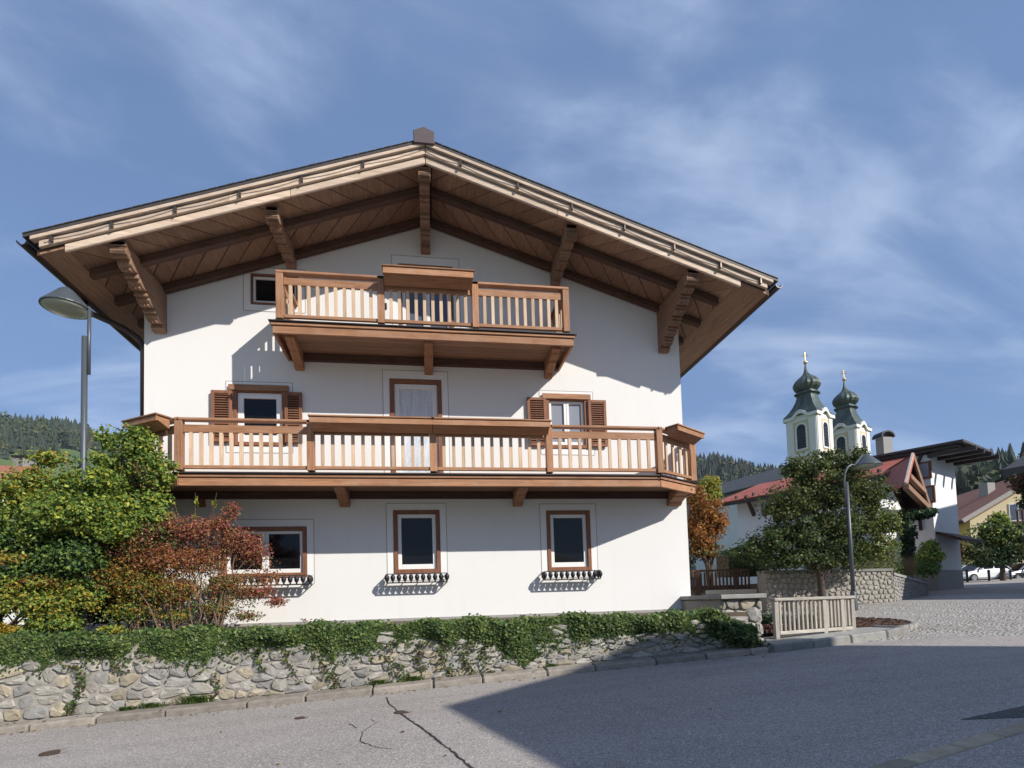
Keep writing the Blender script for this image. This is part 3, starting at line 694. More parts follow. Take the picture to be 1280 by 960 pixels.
def stone_mesh(mb, poly, gap, f, depth, r, chaikin=True):
    """poly in wall coordinates; f(u, v, d) -> world point, d outward"""
    cx = sum(p[0] for p in poly)/len(poly); cz = sum(p[1] for p in poly)/len(poly)
    def inset(p, g):
        dx_, dz_ = p[0]-cx, p[1]-cz; l = math.hypot(dx_, dz_) or 1; k = max(0.25, (l-g)/l); return (cx+dx_*k, cz+dz_*k)
    q = [inset(p, gap*r.uniform(0.8, 1.7)) for p in poly]
    c = []
    for a, b in zip(q, q[1:]+q[:1]):
        if math.hypot(a[0]-b[0], a[1]-b[1]) < 0.02: c.append(((a[0]+b[0])/2, (a[1]+b[1])/2)); continue
        k = r.uniform(0.15, 0.27); c += [(a[0]+(b[0]-a[0])*k, a[1]+(b[1]-a[1])*k), (b[0]-(b[0]-a[0])*k, b[1]-(b[1]-a[1])*k)]
    n = len(c); i0 = len(mb.v)
    for sc, d in ((1.0, -0.05), (1.0, depth*0.35), (0.86, depth*0.9)):
        for p in c:
            j = r.uniform(-0.32, 0.32)*depth if d > 0 else 0
            mb.v.append(tuple(f(cx+(p[0]-cx)*sc, cz+(p[1]-cz)*sc, d+j)))
    mb.v.append(tuple(f(cx+r.uniform(-.02, .02), cz+r.uniform(-.02, .02), depth*r.uniform(0.9, 1.25))))
    for L_ in (0, 1):
        for k in range(n): a = i0+L_*n+k; b = i0+L_*n+(k+1) % n; mb.f.append((a, b, b+n, a+n))
    e = i0+3*n
    for k in range(n): mb.f.append((i0+2*n+k, i0+2*n+(k+1) % n, e))
wall = thing('stone_wall', 'low mortared rubble wall along the kerb with ivy hanging over its top', 'stone wall', (0, -2.2, 0.3))
YW = -2.34; mats = [M['stone1']]*6+[M['stone2']]*2+[M['stone3']]*2
def wz0(x): return G(x, YK)+0.11
WTOP = 1.26; W0, W1 = -9.0, 5.42
mb = MB(); nn = 150
for k in range(nn+1):                     # mortar face with a little unevenness
    x = W0+(W1-W0)*k/nn
    for j in range(9):
        z = wz0(x)-0.1+(WTOP-wz0(x)+0.1)*j/8; mb.v.append((x, YW-0.012+0.010*math.sin(x*9+j*2.1)+rnd.uniform(-.007, .007), z))
for k in range(nn):
    for j in range(8): a = k*9+j; mb.f.append((a, a+9, a+10, a+1))
mb.box(W0, W1, -2.30, -2.02, -0.6, WTOP).obj('mortar_core', M['mortar'], wall)
def fw(u, v, d):
    x = W0+u; z = wz0(x)+v*(WTOP-0.02-wz0(x))/1.0
    return (x, YW-d, z)
r_ = random.Random(31); small = MB(); cnt = 0
for cell in voronoi(W1-W0, 1.0, 0.205, 0.135, 5, 0.47, 0.15):
    if len(cell) < 3: continue
    xs_ = [p[0] for p in cell]; zs_ = [p[1] for p in cell]
    if max(xs_)-min(xs_) < 0.07 or max(zs_)-min(zs_) < 0.05: continue
    big = W0+sum(xs_)/len(xs_) > -6.6 and cnt < 298
    mb = MB() if big else small
    stone_mesh(mb, cell, 0.013, fw, r_.uniform(0.022, 0.052), r_)
    if big: mb.obj('stone', r_.choice(mats), wall); cnt += 1
small.obj('stones', M['stone1'], wall, kind='stuff')

# pier and short wall with a coping at the right corner of the chalet
pier = thing('stone_pier', 'short rubble wall end with flat concrete coping beside the chalet corner', 'stone wall', (5.6, -1.6, 0.6))
PZ = 1.565
MB().prism([(5.25, -1.78, -0.2), (6.02, -1.78, -0.2), (6.45, 3.4, -0.2), (5.62, 3.4, -0.2)], (0, 0, PZ+0.19)).obj('wall_core', M['mortar'], pier)
MB().prism([(5.18, -1.92, PZ), (6.08, -1.92, PZ), (6.50, 3.4, PZ), (5.60, 3.4, PZ)], (0, 0, 0.085)).obj('coping', M['concrete'], pier, bevel=0.012)
for cell in voronoi(0.79, PZ-0.70, 0.26, 0.20, 9, 0.4):
    if max(p[0] for p in cell)-min(p[0] for p in cell) < 0.08: continue
    mb = MB(); stone_mesh(mb, cell, 0.014, lambda u, v, d: (5.24+u, -1.80-d, 0.70+v), 0.045, r_); mb.obj('stone', r_.choice(mats), pier)
for cell in voronoi(2.6, 0.9, 0.32, 0.22, 10, 0.4):
    mb = MB(); stone_mesh(mb, [(-a, b) for a, b in cell][::-1], 0.014, lambda u, v, d: (6.03-u*0.083+d, -1.78-u, 0.65+v), 0.035, r_); mb.obj('stone', r_.choice(mats), pier)
# pavement corner
cs = [(5.66, -2.62), (8.05, -2.35), (8.75, -2.05), (8.55, -1.55), (7.9, -1.25), (5.9, -1.2), (5.55, -1.8)]
mb = MB().prism([(a, b, G(a, b)-0.1) for a, b in cs], (0, 0, 0.20)); struct(mb.obj('sidewalk', M['concrete'], bevel=0.02), 'grey concrete pavement corner under the wooden railing')
for k, (a, b) in enumerate(zip(cs[:3], cs[1:4])):
    A, B = Vector((*a, 0)), Vector((*b, 0)); n = max(1, int((B-A).length/0.8))
    for q in range(n):
        c0 = A+(B-A)*q/n; c1 = A+(B-A)*((q+1)/n-0.015/(B-A).length)
        MB().bar((c0.x, c0.y, G(c0.x, c0.y)+0.02), (c1.x, c1.y, G(c1.x, c1.y)+0.02), 0.12, 0.23).obj('kerb_stone', M['concrete'], kerb, bevel=0.02)
# mulch bed inside a ring of setts
bc = Vector((8.95, -0.35, 0)); br = (1.05, 1.25)
mb = MB(); ring_ = [(bc.x+br[0]*math.cos(a), bc.y+br[1]*math.sin(a)) for a in np.linspace(0, 2*math.pi, 28, endpoint=False)]
mb.v = [(bc.x, bc.y, G(bc.x, bc.y)+0.10)]+[(a, b, G(a, b)+0.05) for a, b in ring_]; mb.f = [(0, 1+k, 1+(k+1) % 28) for k in range(28)]
struct(mb.obj('mulch_bed', M['mulch']), 'rounded bed of brown bark mulch beside the wooden railing')
mb = MB()
for k in range(40):
    a = 2*math.pi*k/40; c, s = math.cos(a), math.sin(a); x, y = bc.x+br[0]*1.05*c, bc.y+br[1]*1.05*s; d = Vector((-s*br[0], c*br[1], 0)).normalized()*0.085
    p, q = Vector((x, y, G(x, y)))-d, Vector((x, y, G(x, y)))+d; mb.bar(p+Vector((0, 0, .02)), q+Vector((0, 0, .02)), 0.11, 0.13)
struct(mb.obj('bed_edging', M['cobble'], bevel=0.01), 'ring of grey setts edging the mulch bed'); bpy.data.objects['bed_edging']['kind'] = 'stuff'
mb = MB()
for k in range(260):
    a, q = rnd.uniform(0, 6.28), math.sqrt(rnd.random()); x, y = bc.x+br[0]*q*math.cos(a)*0.95, bc.y+br[1]*q*math.sin(a)*0.95
    l, w = rnd.uniform(.03, .08), rnd.uniform(.015, .03); t_ = rnd.uniform(0, 6.28); d = Vector((math.cos(t_), math.sin(t_), rnd.uniform(-.3, .3)))*l; z = G(x, y)+0.08+0.03*(1-q)
    mb.bar((x-d.x, y-d.y, z-d.z), (x+d.x, y+d.y, z+d.z+.01), w, 0.01)
tag(mb.obj('bark_chips', M['mulch']), 'loose brown bark chips on the mulch bed', kind='stuff')

# cobbled side street: fans of small setts as real relief
def in_cob(x, y): return (x > 7.6 and y > -2.55 - max(0, (x-8))*0.55 and (x-bc.x)**2/(br[0]*1.1)**2+(y-bc.y)**2/(br[1]*1.1)**2 > 1 and y < 4.0+(x-14.6)*0.0 and y < 3.6-(x-14.2)*3.5+8 and x+y*0.25 < 15.36)
cv, cf = [], []
def cob(x, y, w, l, a, h):
    i = len(cv); c, s = math.cos(a), math.sin(a)
    for dx_, dy_, z in ((-1, -1, 0), (1, -1, 0), (1, 1, 0), (-1, 1, 0), (-.72, -.72, 1), (.72, -.72, 1), (.72, .72, 1), (-.72, .72, 1)):
        u, v = dx_*w/2, dy_*l/2; X_, Y_ = x+u*c-v*s, y+u*s+v*c; cv.append((X_, Y_, G(X_, Y_)-0.012+z*h))
    cf.extend([(i+4, i+5, i+6, i+7), (i, i+1, i+5, i+4), (i+1, i+2, i+6, i+5), (i+2, i+3, i+7, i+6), (i+3, i, i+4, i+7)])
P_ = 0.088
for bi in range(-2, 14):                  # segmental arcs, in strips 1.3 m wide
    xc_ = 7.0+bi*1.15; Ra = 0.82
    for k in range(-55, 220):
        yc_ = -8.0+k*P_
        for j in range(-7, 8):
            th = j*P_/Ra*1.02; x = xc_+Ra*math.sin(th); y = yc_+Ra*math.cos(th)
            if abs(x-xc_) > 0.575 or not in_cob(x, y): continue
            cob(x+rnd.gauss(0, .004), y+rnd.gauss(0, .004), P_*0.95, P_*0.93, -th+rnd.gauss(0, .05), rnd.uniform(.014, .021))
cm = MB(); cm.v = cv; cm.f = cf
struct(cm.obj('cobblestones', M['cobble']), 'grey cobbled side street with setts laid in arcs'); bpy.data.objects['cobblestones']['kind'] = 'stuff'
mb = MB()
xs_ = lin(5.4, 48, 60); ys_ = lin(YK, 26, 40); n = len(ys_)
mb.v = [(x, y, G(x, y)-0.008) for x in xs_ for y in ys_]
for i in range(len(xs_)-1):
    for j in range(n-1):
        a = i*n+j
        if xs_[i] < 7.0 and ys_[j] > 3.5: continue
        mb.f.append((a, a+n, a+n+1, a+1))
struct(mb.obj('side_street', M['road']), 'grey side street leading back between the village houses')

struct(MB().prism([(6.12, -1.58, 0.9), (7.95, -1.42, 0.9), (7.9, -0.1, 0.9), (6.2, 0.2, 0.9)], (0, 0, 0.06)).obj('shade_dark_bed', M['mulch'], bevel=0.01), 'dark planted strip behind the wooden railing')  # dark mulch colour stands in for the shaded recess behind the slats

# fallen leaves along the kerb and on the setts
mb = MB(); cols = []
for k in range(420):
    q = rnd.random()
    if q < .45: x = rnd.uniform(-6, 5.5); y = YK-abs(rnd.gauss(0, .10))
    elif q < .55: x = rnd.uniform(-6, 5.5); y = rnd.uniform(YK, -2.38)
    elif q < .62: x = rnd.uniform(-4, 6); y = rnd.uniform(-7, -3)
    else: x = 9.6+rnd.gauss(0, .8); y = -1.9+rnd.gauss(0, .45)
    z = G(x, y)+(.105 if y > YK and x < 5.6 else .022 if x > 7.6 and y > -2.8 else .006); l = rnd.uniform(.012, .032); a = rnd.uniform(0, 6.28); d = Vector((math.cos(a)*l, math.sin(a)*l, 0)); e = Vector((-d.y, d.x, 0))*.6
    p = Vector((x, y, z)); i = len(mb.v); mb.v += [tuple(p-d), tuple(p+e+Vector((0, 0, l*.4))), tuple(p+d+Vector((0, 0, l*.2))), tuple(p-e)]; mb.f.append((i, i+1, i+2, i+3))
    cols += [rnd.choice([(.30, .19, .04), (.22, .10, .04), (.16, .09, .04), (.33, .25, .06)])]*4
me = mb.mesh('fallen_leaves', M['leaf']); at_ = me.attributes.new('Col', 'FLOAT_COLOR', 'POINT'); at_.data.foreach_set('color', [v for c in cols for v in (*c, 1)])
tag(link(me, 'fallen_leaves'), 'small fallen autumn leaves along the kerb and on the setts', kind='stuff')

# ------------------------------------------------------------------ houses across the street, behind the camera: their shadows fall on the road
def gable_house(name, label, A, dirx, width, ridge_u, ridge_z, right_z, depth, base, wallmat, roofmat, over=0.45):
    """A: near eave tip; the gable runs along dirx; the body goes back along diry"""
    h = thing(name, label, 'house', (A[0], A[1], base))
    ux = Vector((*dirx, 0)).normalized(); uy = Vector((-ux.y, ux.x, 0))*-1
    A0 = Vector((A[0], A[1], 0)); P = lambda u, v, z: A0+ux*u+uy*v+Vector((0, 0, z))
    za = A[2]; T = 0.22
    prof = [(0, za), (ridge_u, ridge_z), (width, right_z)]
    def rp(v0, v1, d, e=0):
        m = MB()
        for (a, z0), (b, z1) in zip(prof, prof[1:]):
            m.hexa([P(a, v0, z0-T), P(b, v0, z1-T), P(b, v1, z1-T), P(a, v1, z0-T), P(a, v0, z0), P(b, v0, z1), P(b, v1, z1), P(a, v1, z0)][:8])
        return m
    rp(0, depth, 0).obj('roof', roofmat, h)
    o = over
    def zr(u):
        return za+(ridge_z-za)*u/ridge_u if u < ridge_u else ridge_z+(right_z-ridge_z)*(u-ridge_u)/(width-ridge_u)
    w = MB(); us = [o, ridge_u, width-o]; v0, v1 = o, depth-o
    for v in (v0, v1): w.quad(P(us[0], v, base), P(us[2], v, base), P(us[2], v, zr(us[2])-T), P(us[1], v, ridge_z-T), P(us[0], v, zr(us[0])-T))
    for u in (us[0], us[2]): w.quad(P(u, v0, base), P(u, v1, base), P(u, v1, zr(u)-T), P(u, v0, zr(u)-T))
    w.obj('wall', wallmat, h)
    for fl in range(3):
        for q in range(3):
            u = o+(us[2]-o)*(q+0.5)/3; z = base+1.1+fl*2.8
            if z+1.3 > min(zr(u-.5), zr(u+.5))-T-0.3: continue
            f = MB().hexa([P(u-.5, v0-.04, z), P(u+.5, v0-.04, z), P(u+.5, v0+.05, z), P(u-.5, v0+.05, z), P(u-.5, v0-.04, z+1.25), P(u+.5, v0-.04, z+1.25), P(u+.5, v0+.05, z+1.25), P(u-.5, v0+.05, z+1.25)]).obj('window', M['sash'], h)
            MB().quad(P(u-.42, v0-.045, z+.08), P(u+.42, v0-.045, z+.08), P(u+.42, v0-.045, z+1.17), P(u-.42, v0-.045, z+1.17)).obj('pane', M['glass'], f)
    return h
gable_house('village_house', 'tall plain house across the street whose shadow falls on the road', (9.84, -13.96, 9.53), (0.957, 0.29), 6.72, 4.0, 10.62, 10.10, 13.0, 0.0, M['plaster'], M['tile'], 0.12)

# ------------------------------------------------------------------ foliage
def leaf_mesh(name, P, N, size, colors, mat, fold=0.25, wide=0.62, jitter=0.5, tilt=0.8, parts6=True):
    """P: leaf positions, N: preferred facing, size: lengths, colors: (n,3)"""
    n = len(P); P = np.asarray(P, float); N = np.asarray(N, float)+NP.normal(size=(n, 3))*tilt
    N /= np.linalg.norm(N, axis=1)[:, None]+1e-9
    D = NP.normal(size=(n, 3)); D[:, 2] -= 0.45; D -= N*(D*N).sum(1)[:, None]; D /= np.linalg.norm(D, axis=1)[:, None]+1e-9
    S = np.cross(N, D); l = np.asarray(size)[:, None]; w = l*wide*0.5
    if parts6:
        tv = [(0, 0, 0), (0.3, 0.85, 1), (0.68, 0.8, 1), (1, 0, -0.4), (0.68, -0.8, 1), (0.3, -0.85, 1)]; tf = [(0, 1, 2, 3), (0, 3, 4, 5)]
    else:
        tv = [(0, 0, 0), (0.45, 1, 0.6), (1, 0, -0.2), (0.45, -1, 0.6)]; tf = [(0, 1, 2), (0, 2, 3)]
    k = len(tv); V = np.empty((n, k, 3))
    for i, (a, b, c) in enumerate(tv): V[:, i] = P+D*l*(a-0.4)+S*w*b+N*l*fold*0.35*c
    F = (np.array(tf)[None]+(np.arange(n)*k)[:, None, None]).reshape(-1, len(tf[0]))
    me = bpy.data.meshes.new(name); me.vertices.add(n*k); me.vertices.foreach_set('co', V.reshape(-1))
    q = F.shape[1]; me.loops.add(F.size); me.loops.foreach_set('vertex_index', F.reshape(-1).astype(np.int32))
    me.polygons.add(len(F)); me.polygons.foreach_set('loop_start', (np.arange(len(F))*q).astype(np.int32)); me.polygons.foreach_set('loop_total', np.full(len(F), q, np.int32))
    me.update(calc_edges=True)
    a = me.attributes.new('Col', 'FLOAT_COLOR', 'POINT'); c = np.ones((n, k, 4)); C = np.asarray(colors)*NP.uniform(0.72, 1.28, (n, 1)); c[:, :, :3] = C[:, None]
    a.data.foreach_set('color', c.reshape(-1)); me.materials.append(mat); return me
PAL = dict(green=[(0.117, 0.202, 0.042), (0.156, 0.247, 0.052), (0.091, 0.156, 0.039), (0.221, 0.286, 0.058)], lime=[(0.247, 0.325, 0.052), (0.351, 0.403, 0.065), (0.182, 0.273, 0.052), (0.429, 0.403, 0.065)],
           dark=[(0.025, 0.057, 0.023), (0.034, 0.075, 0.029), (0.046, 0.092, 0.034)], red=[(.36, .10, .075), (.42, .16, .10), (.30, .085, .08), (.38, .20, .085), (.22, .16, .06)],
           orange=[(0.360, 0.144, 0.036), (0.312, 0.108, 0.036), (0.396, 0.204, 0.042), (0.240, 0.132, 0.042)], yellow=[(0.413, 0.312, 0.037), (0.350, 0.300, 0.050), (0.450, 0.275, 0.037)],
           ivy=[(.04, .075, .025), (.065, .11, .032), (.10, .15, .04), (.16, .20, .055)], hedge=[(0.054, 0.120, 0.024), (0.072, 0.156, 0.030)],
           autumn=[(.07, .105, .03), (.095, .125, .032), (.055, .085, .028), (.14, .15, .04), (.115, .135, .035)])
def pal(names, n):
    c = np.array([x for nm in names for x in PAL[nm]]); return c[NP.integers(0, len(c), n)]
def clump(c, r, n, shell=0.5):
    d = NP.normal(size=(n, 3)); d /= np.linalg.norm(d, axis=1)[:, None]; q = NP.uniform(shell, 1, (n, 1))**0.6
    return np.asarray(c)+d*q*np.asarray(r), d
def foliage(blobs, lsize, mat, name, parent=None, sub=9, subr=0.38, parts6=True, tilt=0.8, label=None, dens=1.0, kind=None, fill=0.0, spread=1.0):
    """blobs: (centre, (rx,ry,rz), leaves, palette names); each blob is broken into sub-clumps with gaps between"""
    P, N, C, S = [], [], [], []
    for c, r, n, pn in blobs:
        r = np.asarray(r); m_ = max(3, sub); cs, ds = clump(c, r*0.80*spread, m_, 0.0 if spread > 1 else 0.15)
        for cc, dd in zip(cs, ds):
            k = int(n*dens/m_*NP.uniform(0.5, 1.5)); rr = r*subr*NP.uniform(0.65, 1.35)
            p, d = clump(cc, rr, k, 0.2); P.append(p); nn = d*0.6+dd*0.5+np.array([0, -0.15, 0.55]); N.append(nn)
            C.append(pal(pn, k)*NP.uniform(0.8, 1.2)); S.append(NP.uniform(0.6, 1.25, k)*lsize)
        k = int(n*dens*fill); p, d = clump(c, r*1.08*spread, k, 0.0); P.append(p); N.append(d*0.6+np.array([0, -.15, .55])); C.append(pal(pn, k)); S.append(NP.uniform(0.6, 1.2, k)*lsize)
    return link(leaf_mesh(name, np.concatenate(P), np.concatenate(N), np.concatenate(S), np.concatenate(C), mat, parts6=parts6, tilt=tilt), name, parent, kind=kind)
def stems(base, tips, r0, mat, name, parent, wob=0.06, n=6):
    mb = MB()
    for b, t_ in zip(base, tips):
        b, t_ = Vector(b), Vector(t_); pts = []
        for k in range(n+1):
            q = k/n; p = b.lerp(t_, q)+Vector((rnd.gauss(0, wob), rnd.gauss(0, wob), 0))*(1 if 0 < k else 0.3); p.z += 0.12*(t_.z-b.z)*q*(1-q)*2; pts.append(p)
        mb.tube(pts, [r0*(1-0.75*k/n) for k in range(n+1)], 5, False)
    return mb.obj(name, mat, parent, smooth=True)

# ivy over the wall top
IV = [(-80, 826), (0, 832), (40, 834), (90, 822), (140, 822), (190, 818), (215, 826), (250, 834), (268, 818), (300, 812), (330, 808), (370, 806), (400, 816), (412, 832), (425, 816), (445, 818), (490, 806), (520, 796),
      (545, 800), (560, 810), (575, 798), (596, 806), (620, 812), (640, 826), (655, 834), (668, 824), (682, 806), (715, 803), (740, 796), (800, 792), (860, 788), (880, 798), (905, 800), (930, 822), (955, 826)]
def ivy_bottom(x):
    px_ = None
    lo_, hi_ = -200, 1000
    for _ in range(22):
        mid = (lo_+hi_)/2
        if at(mid, 800, -2.42)[0] < x: lo_ = mid
        else: hi_ = mid
    px_ = lo_
    for (a, p), (b, q) in zip(IV, IV[1:]):
        if a <= px_ <= b: return at(px_, p+(q-p)*(px_-a)/(b-a), -2.42)[2]
    return 1.0
P, N, C, S = [], [], [], []
xs_ = np.linspace(-7.3, 5.55, 420); ib = [ivy_bottom(x) for x in xs_]
def addl(x, y, z, nx, ny, nz, s, c): P.append((x, y, z)); N.append((nx, ny, nz)); S.append(s); C.append(c)
ivc = np.array(PAL['ivy']); rng = NP
for i in range(40000):
    x = rng.uniform(-7.3, 5.55); k = int((x+7.3)/12.85*419); b = ib[k]; u = rng.random()
    bulge = 0.07+0.05*math.sin(x*2.3)+0.04*math.sin(x*5.1+1)+0.03*math.sin(x*11)
    top = 1.335+0.025*math.sin(x*3.1)+0.03*math.sin(x*7.7+2)+(0 if x < 4.8 else -(x-4.8)*0.34)
    if u < 0.72:
        z = b+(top-b)*rng.random()**0.75; q = (z-b)/max(0.05, top-b); y = YW-0.03-bulge*min(1, q*1.6)*rng.uniform(0.3, 1.05)
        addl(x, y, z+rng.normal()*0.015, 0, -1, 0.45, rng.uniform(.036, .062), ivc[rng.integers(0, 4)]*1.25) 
    elif u < 0.95:
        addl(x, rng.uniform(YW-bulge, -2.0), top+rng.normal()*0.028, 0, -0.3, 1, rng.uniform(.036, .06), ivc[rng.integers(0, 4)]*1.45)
    elif b > 0.75 and rng.random() < 0.5:
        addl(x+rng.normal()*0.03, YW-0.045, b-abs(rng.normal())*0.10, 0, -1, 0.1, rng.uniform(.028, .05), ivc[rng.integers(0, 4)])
for x0, pt, pb, n, w in ((95, 832, 892, 130, .035), (412, 840, 876, 120, .05), (405, 800, 850, 60, .05), (492, 800, 858, 90, .05), (503, 830, 862, 60, .06), (530, 800, 838, 100, .05), (560, 805, 850, 110, .06), (588, 800, 846, 120, .06), (610, 800, 842, 100, .05), (150, 822, 840, 40, .04), (330, 806, 838, 60, .03), (366, 812, 852, 50, .03), (265, 840, 872, 26, .03), (520, 850, 862, 50, .12)):
    for k in range(n):
        py = rng.uniform(pt, pb); p = at(x0+8*math.sin(py*0.09), py, YW-0.05); addl(p[0]+rng.normal()*w, YW-0.05-rng.uniform(0, .03), p[2], 0, -1, 0.1, rng.uniform(.028, .05), (ivc[rng.integers(0, 4)] if rng.random() > .25 else np.array((.11, .06, .03))))
for k in range(900):                       # the end of the ivy tumbles down over the wall's corner
    u = rng.random(); x = 4.7+0.95*u+rng.normal()*0.08; z = 1.2-0.55*u+rng.normal()*0.09; addl(x, YW-0.06-rng.uniform(0, .14), z, .3, -1, .4, rng.uniform(.036, .062), ivc[rng.integers(0, 4)])
ivy = thing('ivy', 'dense dark green ivy hanging over the top of the rubble wall', 'ivy', (0, -2.3, 1.0))
link(leaf_mesh('ivy_leaves', P, N, S, C, M['leaf'], wide=0.95, tilt=0.55), 'foliage', ivy)
mb = MB()
for px_, pt, pb in ((95, 832, 895), (412, 836, 878), (492, 800, 866), (560, 806, 858), (600, 800, 850), (366, 812, 858), (330, 806, 842)):
    mb.tube([Vector(at(px_+8*math.sin(q*0.09), q, YW-0.03)) for q in np.linspace(pt, pb, 8)], 0.007, 4, False)
mb.obj('stem', M['twig'], ivy)

# weeds at the foot of the wall
for px_, py_, s_, lb in ((190, 884, .10, 'small grass tuft in the kerb joint left of the others'), (245, 879, .15, 'spreading green weed at the foot of the wall'), (158, 893, .07, 'tiny weed beside the kerb below the pale boulder'), (475, 868, .09, 'grass tuft where the tar seam meets the kerb'), (515, 852, .10, 'low weed at the wall foot below hanging ivy'), (690, 848, .06, 'little weed at the wall foot near the shadow edge')):
    c0 = at(px_, py_, -2.40); n = int(260*s_/0.1)//2; mb = MB()
    for k in range(n):
        a = rnd.uniform(0, 6.28); l = s_*rnd.uniform(.5, 1.3); d = Vector((math.cos(a), math.sin(a)*.5, 0)); b = Vector((c0[0]+rnd.gauss(0, s_*.7), c0[1]+rnd.uniform(-.02, .02), G(c0[0], YK)+0.12)); w = Vector((-d.y, d.x, 0)).normalized()*0.006
        m_ = b+d*l*.4+Vector((0, 0, l*.6)); e = b+d*l+Vector((0, 0, l*.55)); i = len(mb.v); mb.v += [tuple(b-w), tuple(b+w), tuple(m_+w), tuple(m_-w), tuple(e)]; mb.f += [(i, i+1, i+2, i+3), (i+3, i+2, i+4)]
    me = mb.mesh('weed', M['leaf']); at_ = me.attributes.new('Col', 'FLOAT_COLOR', 'POINT'); at_.data.foreach_set('color', [q for _ in me.vertices for q in (.11*rnd.uniform(.7, 1.2), .17*rnd.uniform(.8, 1.2), .035, 1)])
    tag(link(me, 'weed'), lb, 'weed')

# the shrubs left of the chalet
def blob(px_, py_, Y, rx, rz, n, pn, ry=None): return (at(px_, py_, Y), (rx, ry if ry else min(0.5, rx*0.8), rz), n, pn)
t1 = thing('hazel_shrub', 'tall leafy green shrub with broad leaves reaching up to the lower balcony corner', 'shrub', (-6.2, -1.2, GARDEN))
g, lm, yl = ['green'], ['lime', 'green'], ['lime', 'yellow', 'green']
foliage([blob(170, 560, -1.25, .34, .36, 520, g+lm), blob(200, 590, -1.3, .26, .30, 260, ['green', 'lime']), blob(135, 590, -1.25, .42, .34, 520, lm), blob(90, 620, -1.3, .5, .40, 620, lm), blob(40, 615, -1.3, .5, .38, 620, yl),
         blob(-10, 640, -1.3, .6, .5, 600, lm), blob(130, 640, -1.45, .52, .36, 760, lm), blob(190, 648, -1.4, .36, .22, 360, lm), blob(190, 628, -1.3, .30, .2, 260, lm), blob(60, 660, -1.5, .6, .42, 800, ['green', 'green', 'lime']),
         blob(15, 690, -1.5, .6, .45, 700, ['green', 'dark']), blob(100, 690, -1.35, .5, .34, 620, ['green', 'dark']), blob(185, 668, -1.25, .28, .2, 160, ['green']), blob(135, 548, -1.0, .22, .2, 110, lm), blob(60, 575, -1.1, .4, .16, 120, yl)], 0.066, M['leaf'], 'foliage', t1, sub=40, subr=.27, dens=3.6, fill=.45, spread=1.12)
bs = [(-6.6, -1.3, GARDEN), (-6.2, -1.2, GARDEN), (-5.9, -1.3, GARDEN), (-6.9, -1.2, GARDEN), (-5.6, -1.1, GARDEN), (-6.3, -1.3, GARDEN), (-6.0, -1.15, GARDEN)]
stems(bs, [at(10, 600, -1.3), at(90, 580, -1.3), at(175, 545, -1.25), at(40, 590, -1.3), at(190, 640, -1.3), at(120, 540, -1.2), at(160, 530, -1.2)], 0.035, M['twig'], 'stem', t1)
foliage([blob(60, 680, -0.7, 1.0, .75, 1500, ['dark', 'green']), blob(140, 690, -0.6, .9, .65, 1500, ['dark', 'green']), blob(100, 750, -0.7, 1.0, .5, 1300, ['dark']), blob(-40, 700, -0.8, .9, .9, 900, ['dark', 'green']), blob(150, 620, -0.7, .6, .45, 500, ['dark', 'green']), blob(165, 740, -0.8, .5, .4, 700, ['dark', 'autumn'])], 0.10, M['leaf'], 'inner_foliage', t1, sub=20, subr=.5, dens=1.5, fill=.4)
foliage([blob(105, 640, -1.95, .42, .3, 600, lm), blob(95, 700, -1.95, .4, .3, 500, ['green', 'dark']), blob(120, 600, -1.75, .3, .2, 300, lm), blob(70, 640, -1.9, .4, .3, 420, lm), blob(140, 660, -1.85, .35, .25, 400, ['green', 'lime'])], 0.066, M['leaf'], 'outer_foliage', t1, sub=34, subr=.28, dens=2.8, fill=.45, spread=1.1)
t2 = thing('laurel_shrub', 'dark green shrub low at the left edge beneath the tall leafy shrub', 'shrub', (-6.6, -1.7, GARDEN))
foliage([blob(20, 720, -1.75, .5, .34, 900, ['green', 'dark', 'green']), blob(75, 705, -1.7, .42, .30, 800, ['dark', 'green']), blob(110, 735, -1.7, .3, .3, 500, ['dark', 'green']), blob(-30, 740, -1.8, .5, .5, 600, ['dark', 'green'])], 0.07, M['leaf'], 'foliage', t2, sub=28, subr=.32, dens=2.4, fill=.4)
stems([(-6.6, -1.7, GARDEN), (-6.3, -1.7, GARDEN)], [at(20, 700, -1.75), at(80, 690, -1.7)], 0.025, M['twig'], 'stem', t2)
t3 = thing('dogwood_shrub', 'yellow green shrub in the lower left corner with a few orange leaves', 'shrub', (-5.9, -1.9, GARDEN))
foliage([blob(10, 745, -1.95, .42, .26, 700, yl), blob(60, 755, -1.95, .36, .26, 640, yl), blob(100, 745, -1.9, .30, .26, 520, yl), blob(5, 700, -1.9, .40, .12, 260, ['yellow', 'orange', 'lime']), blob(50, 728, -1.9, .40, .10, 260, ['orange', 'lime']), blob(8, 790, -2.05, .18, .14, 160, ['yellow']), blob(80, 782, -2.0, .25, .14, 260, ['lime', 'green']), blob(45, 782, -2.0, .2, .12, 120, lm), blob(140, 788, -2.0, .2, .08, 150, yl)], 0.05, M['leaf'], 'foliage', t3, sub=34, subr=.28, dens=2.8, fill=.5, spread=1.12)
stems([(-5.9+rnd.gauss(0, .35), -1.9, GARDEN) for k in range(9)], [at(rnd.uniform(0, 125), rnd.uniform(700, 750), -1.9) for k in range(9)], 0.018, M['twig'], 'stem', t3)
t4 = thing('spindle_shrub', 'loose autumn shrub with red and orange leaves standing before the double window', 'shrub', (-4.0, -1.4, GARDEN))
rd, og = ['red'], ['orange', 'red']
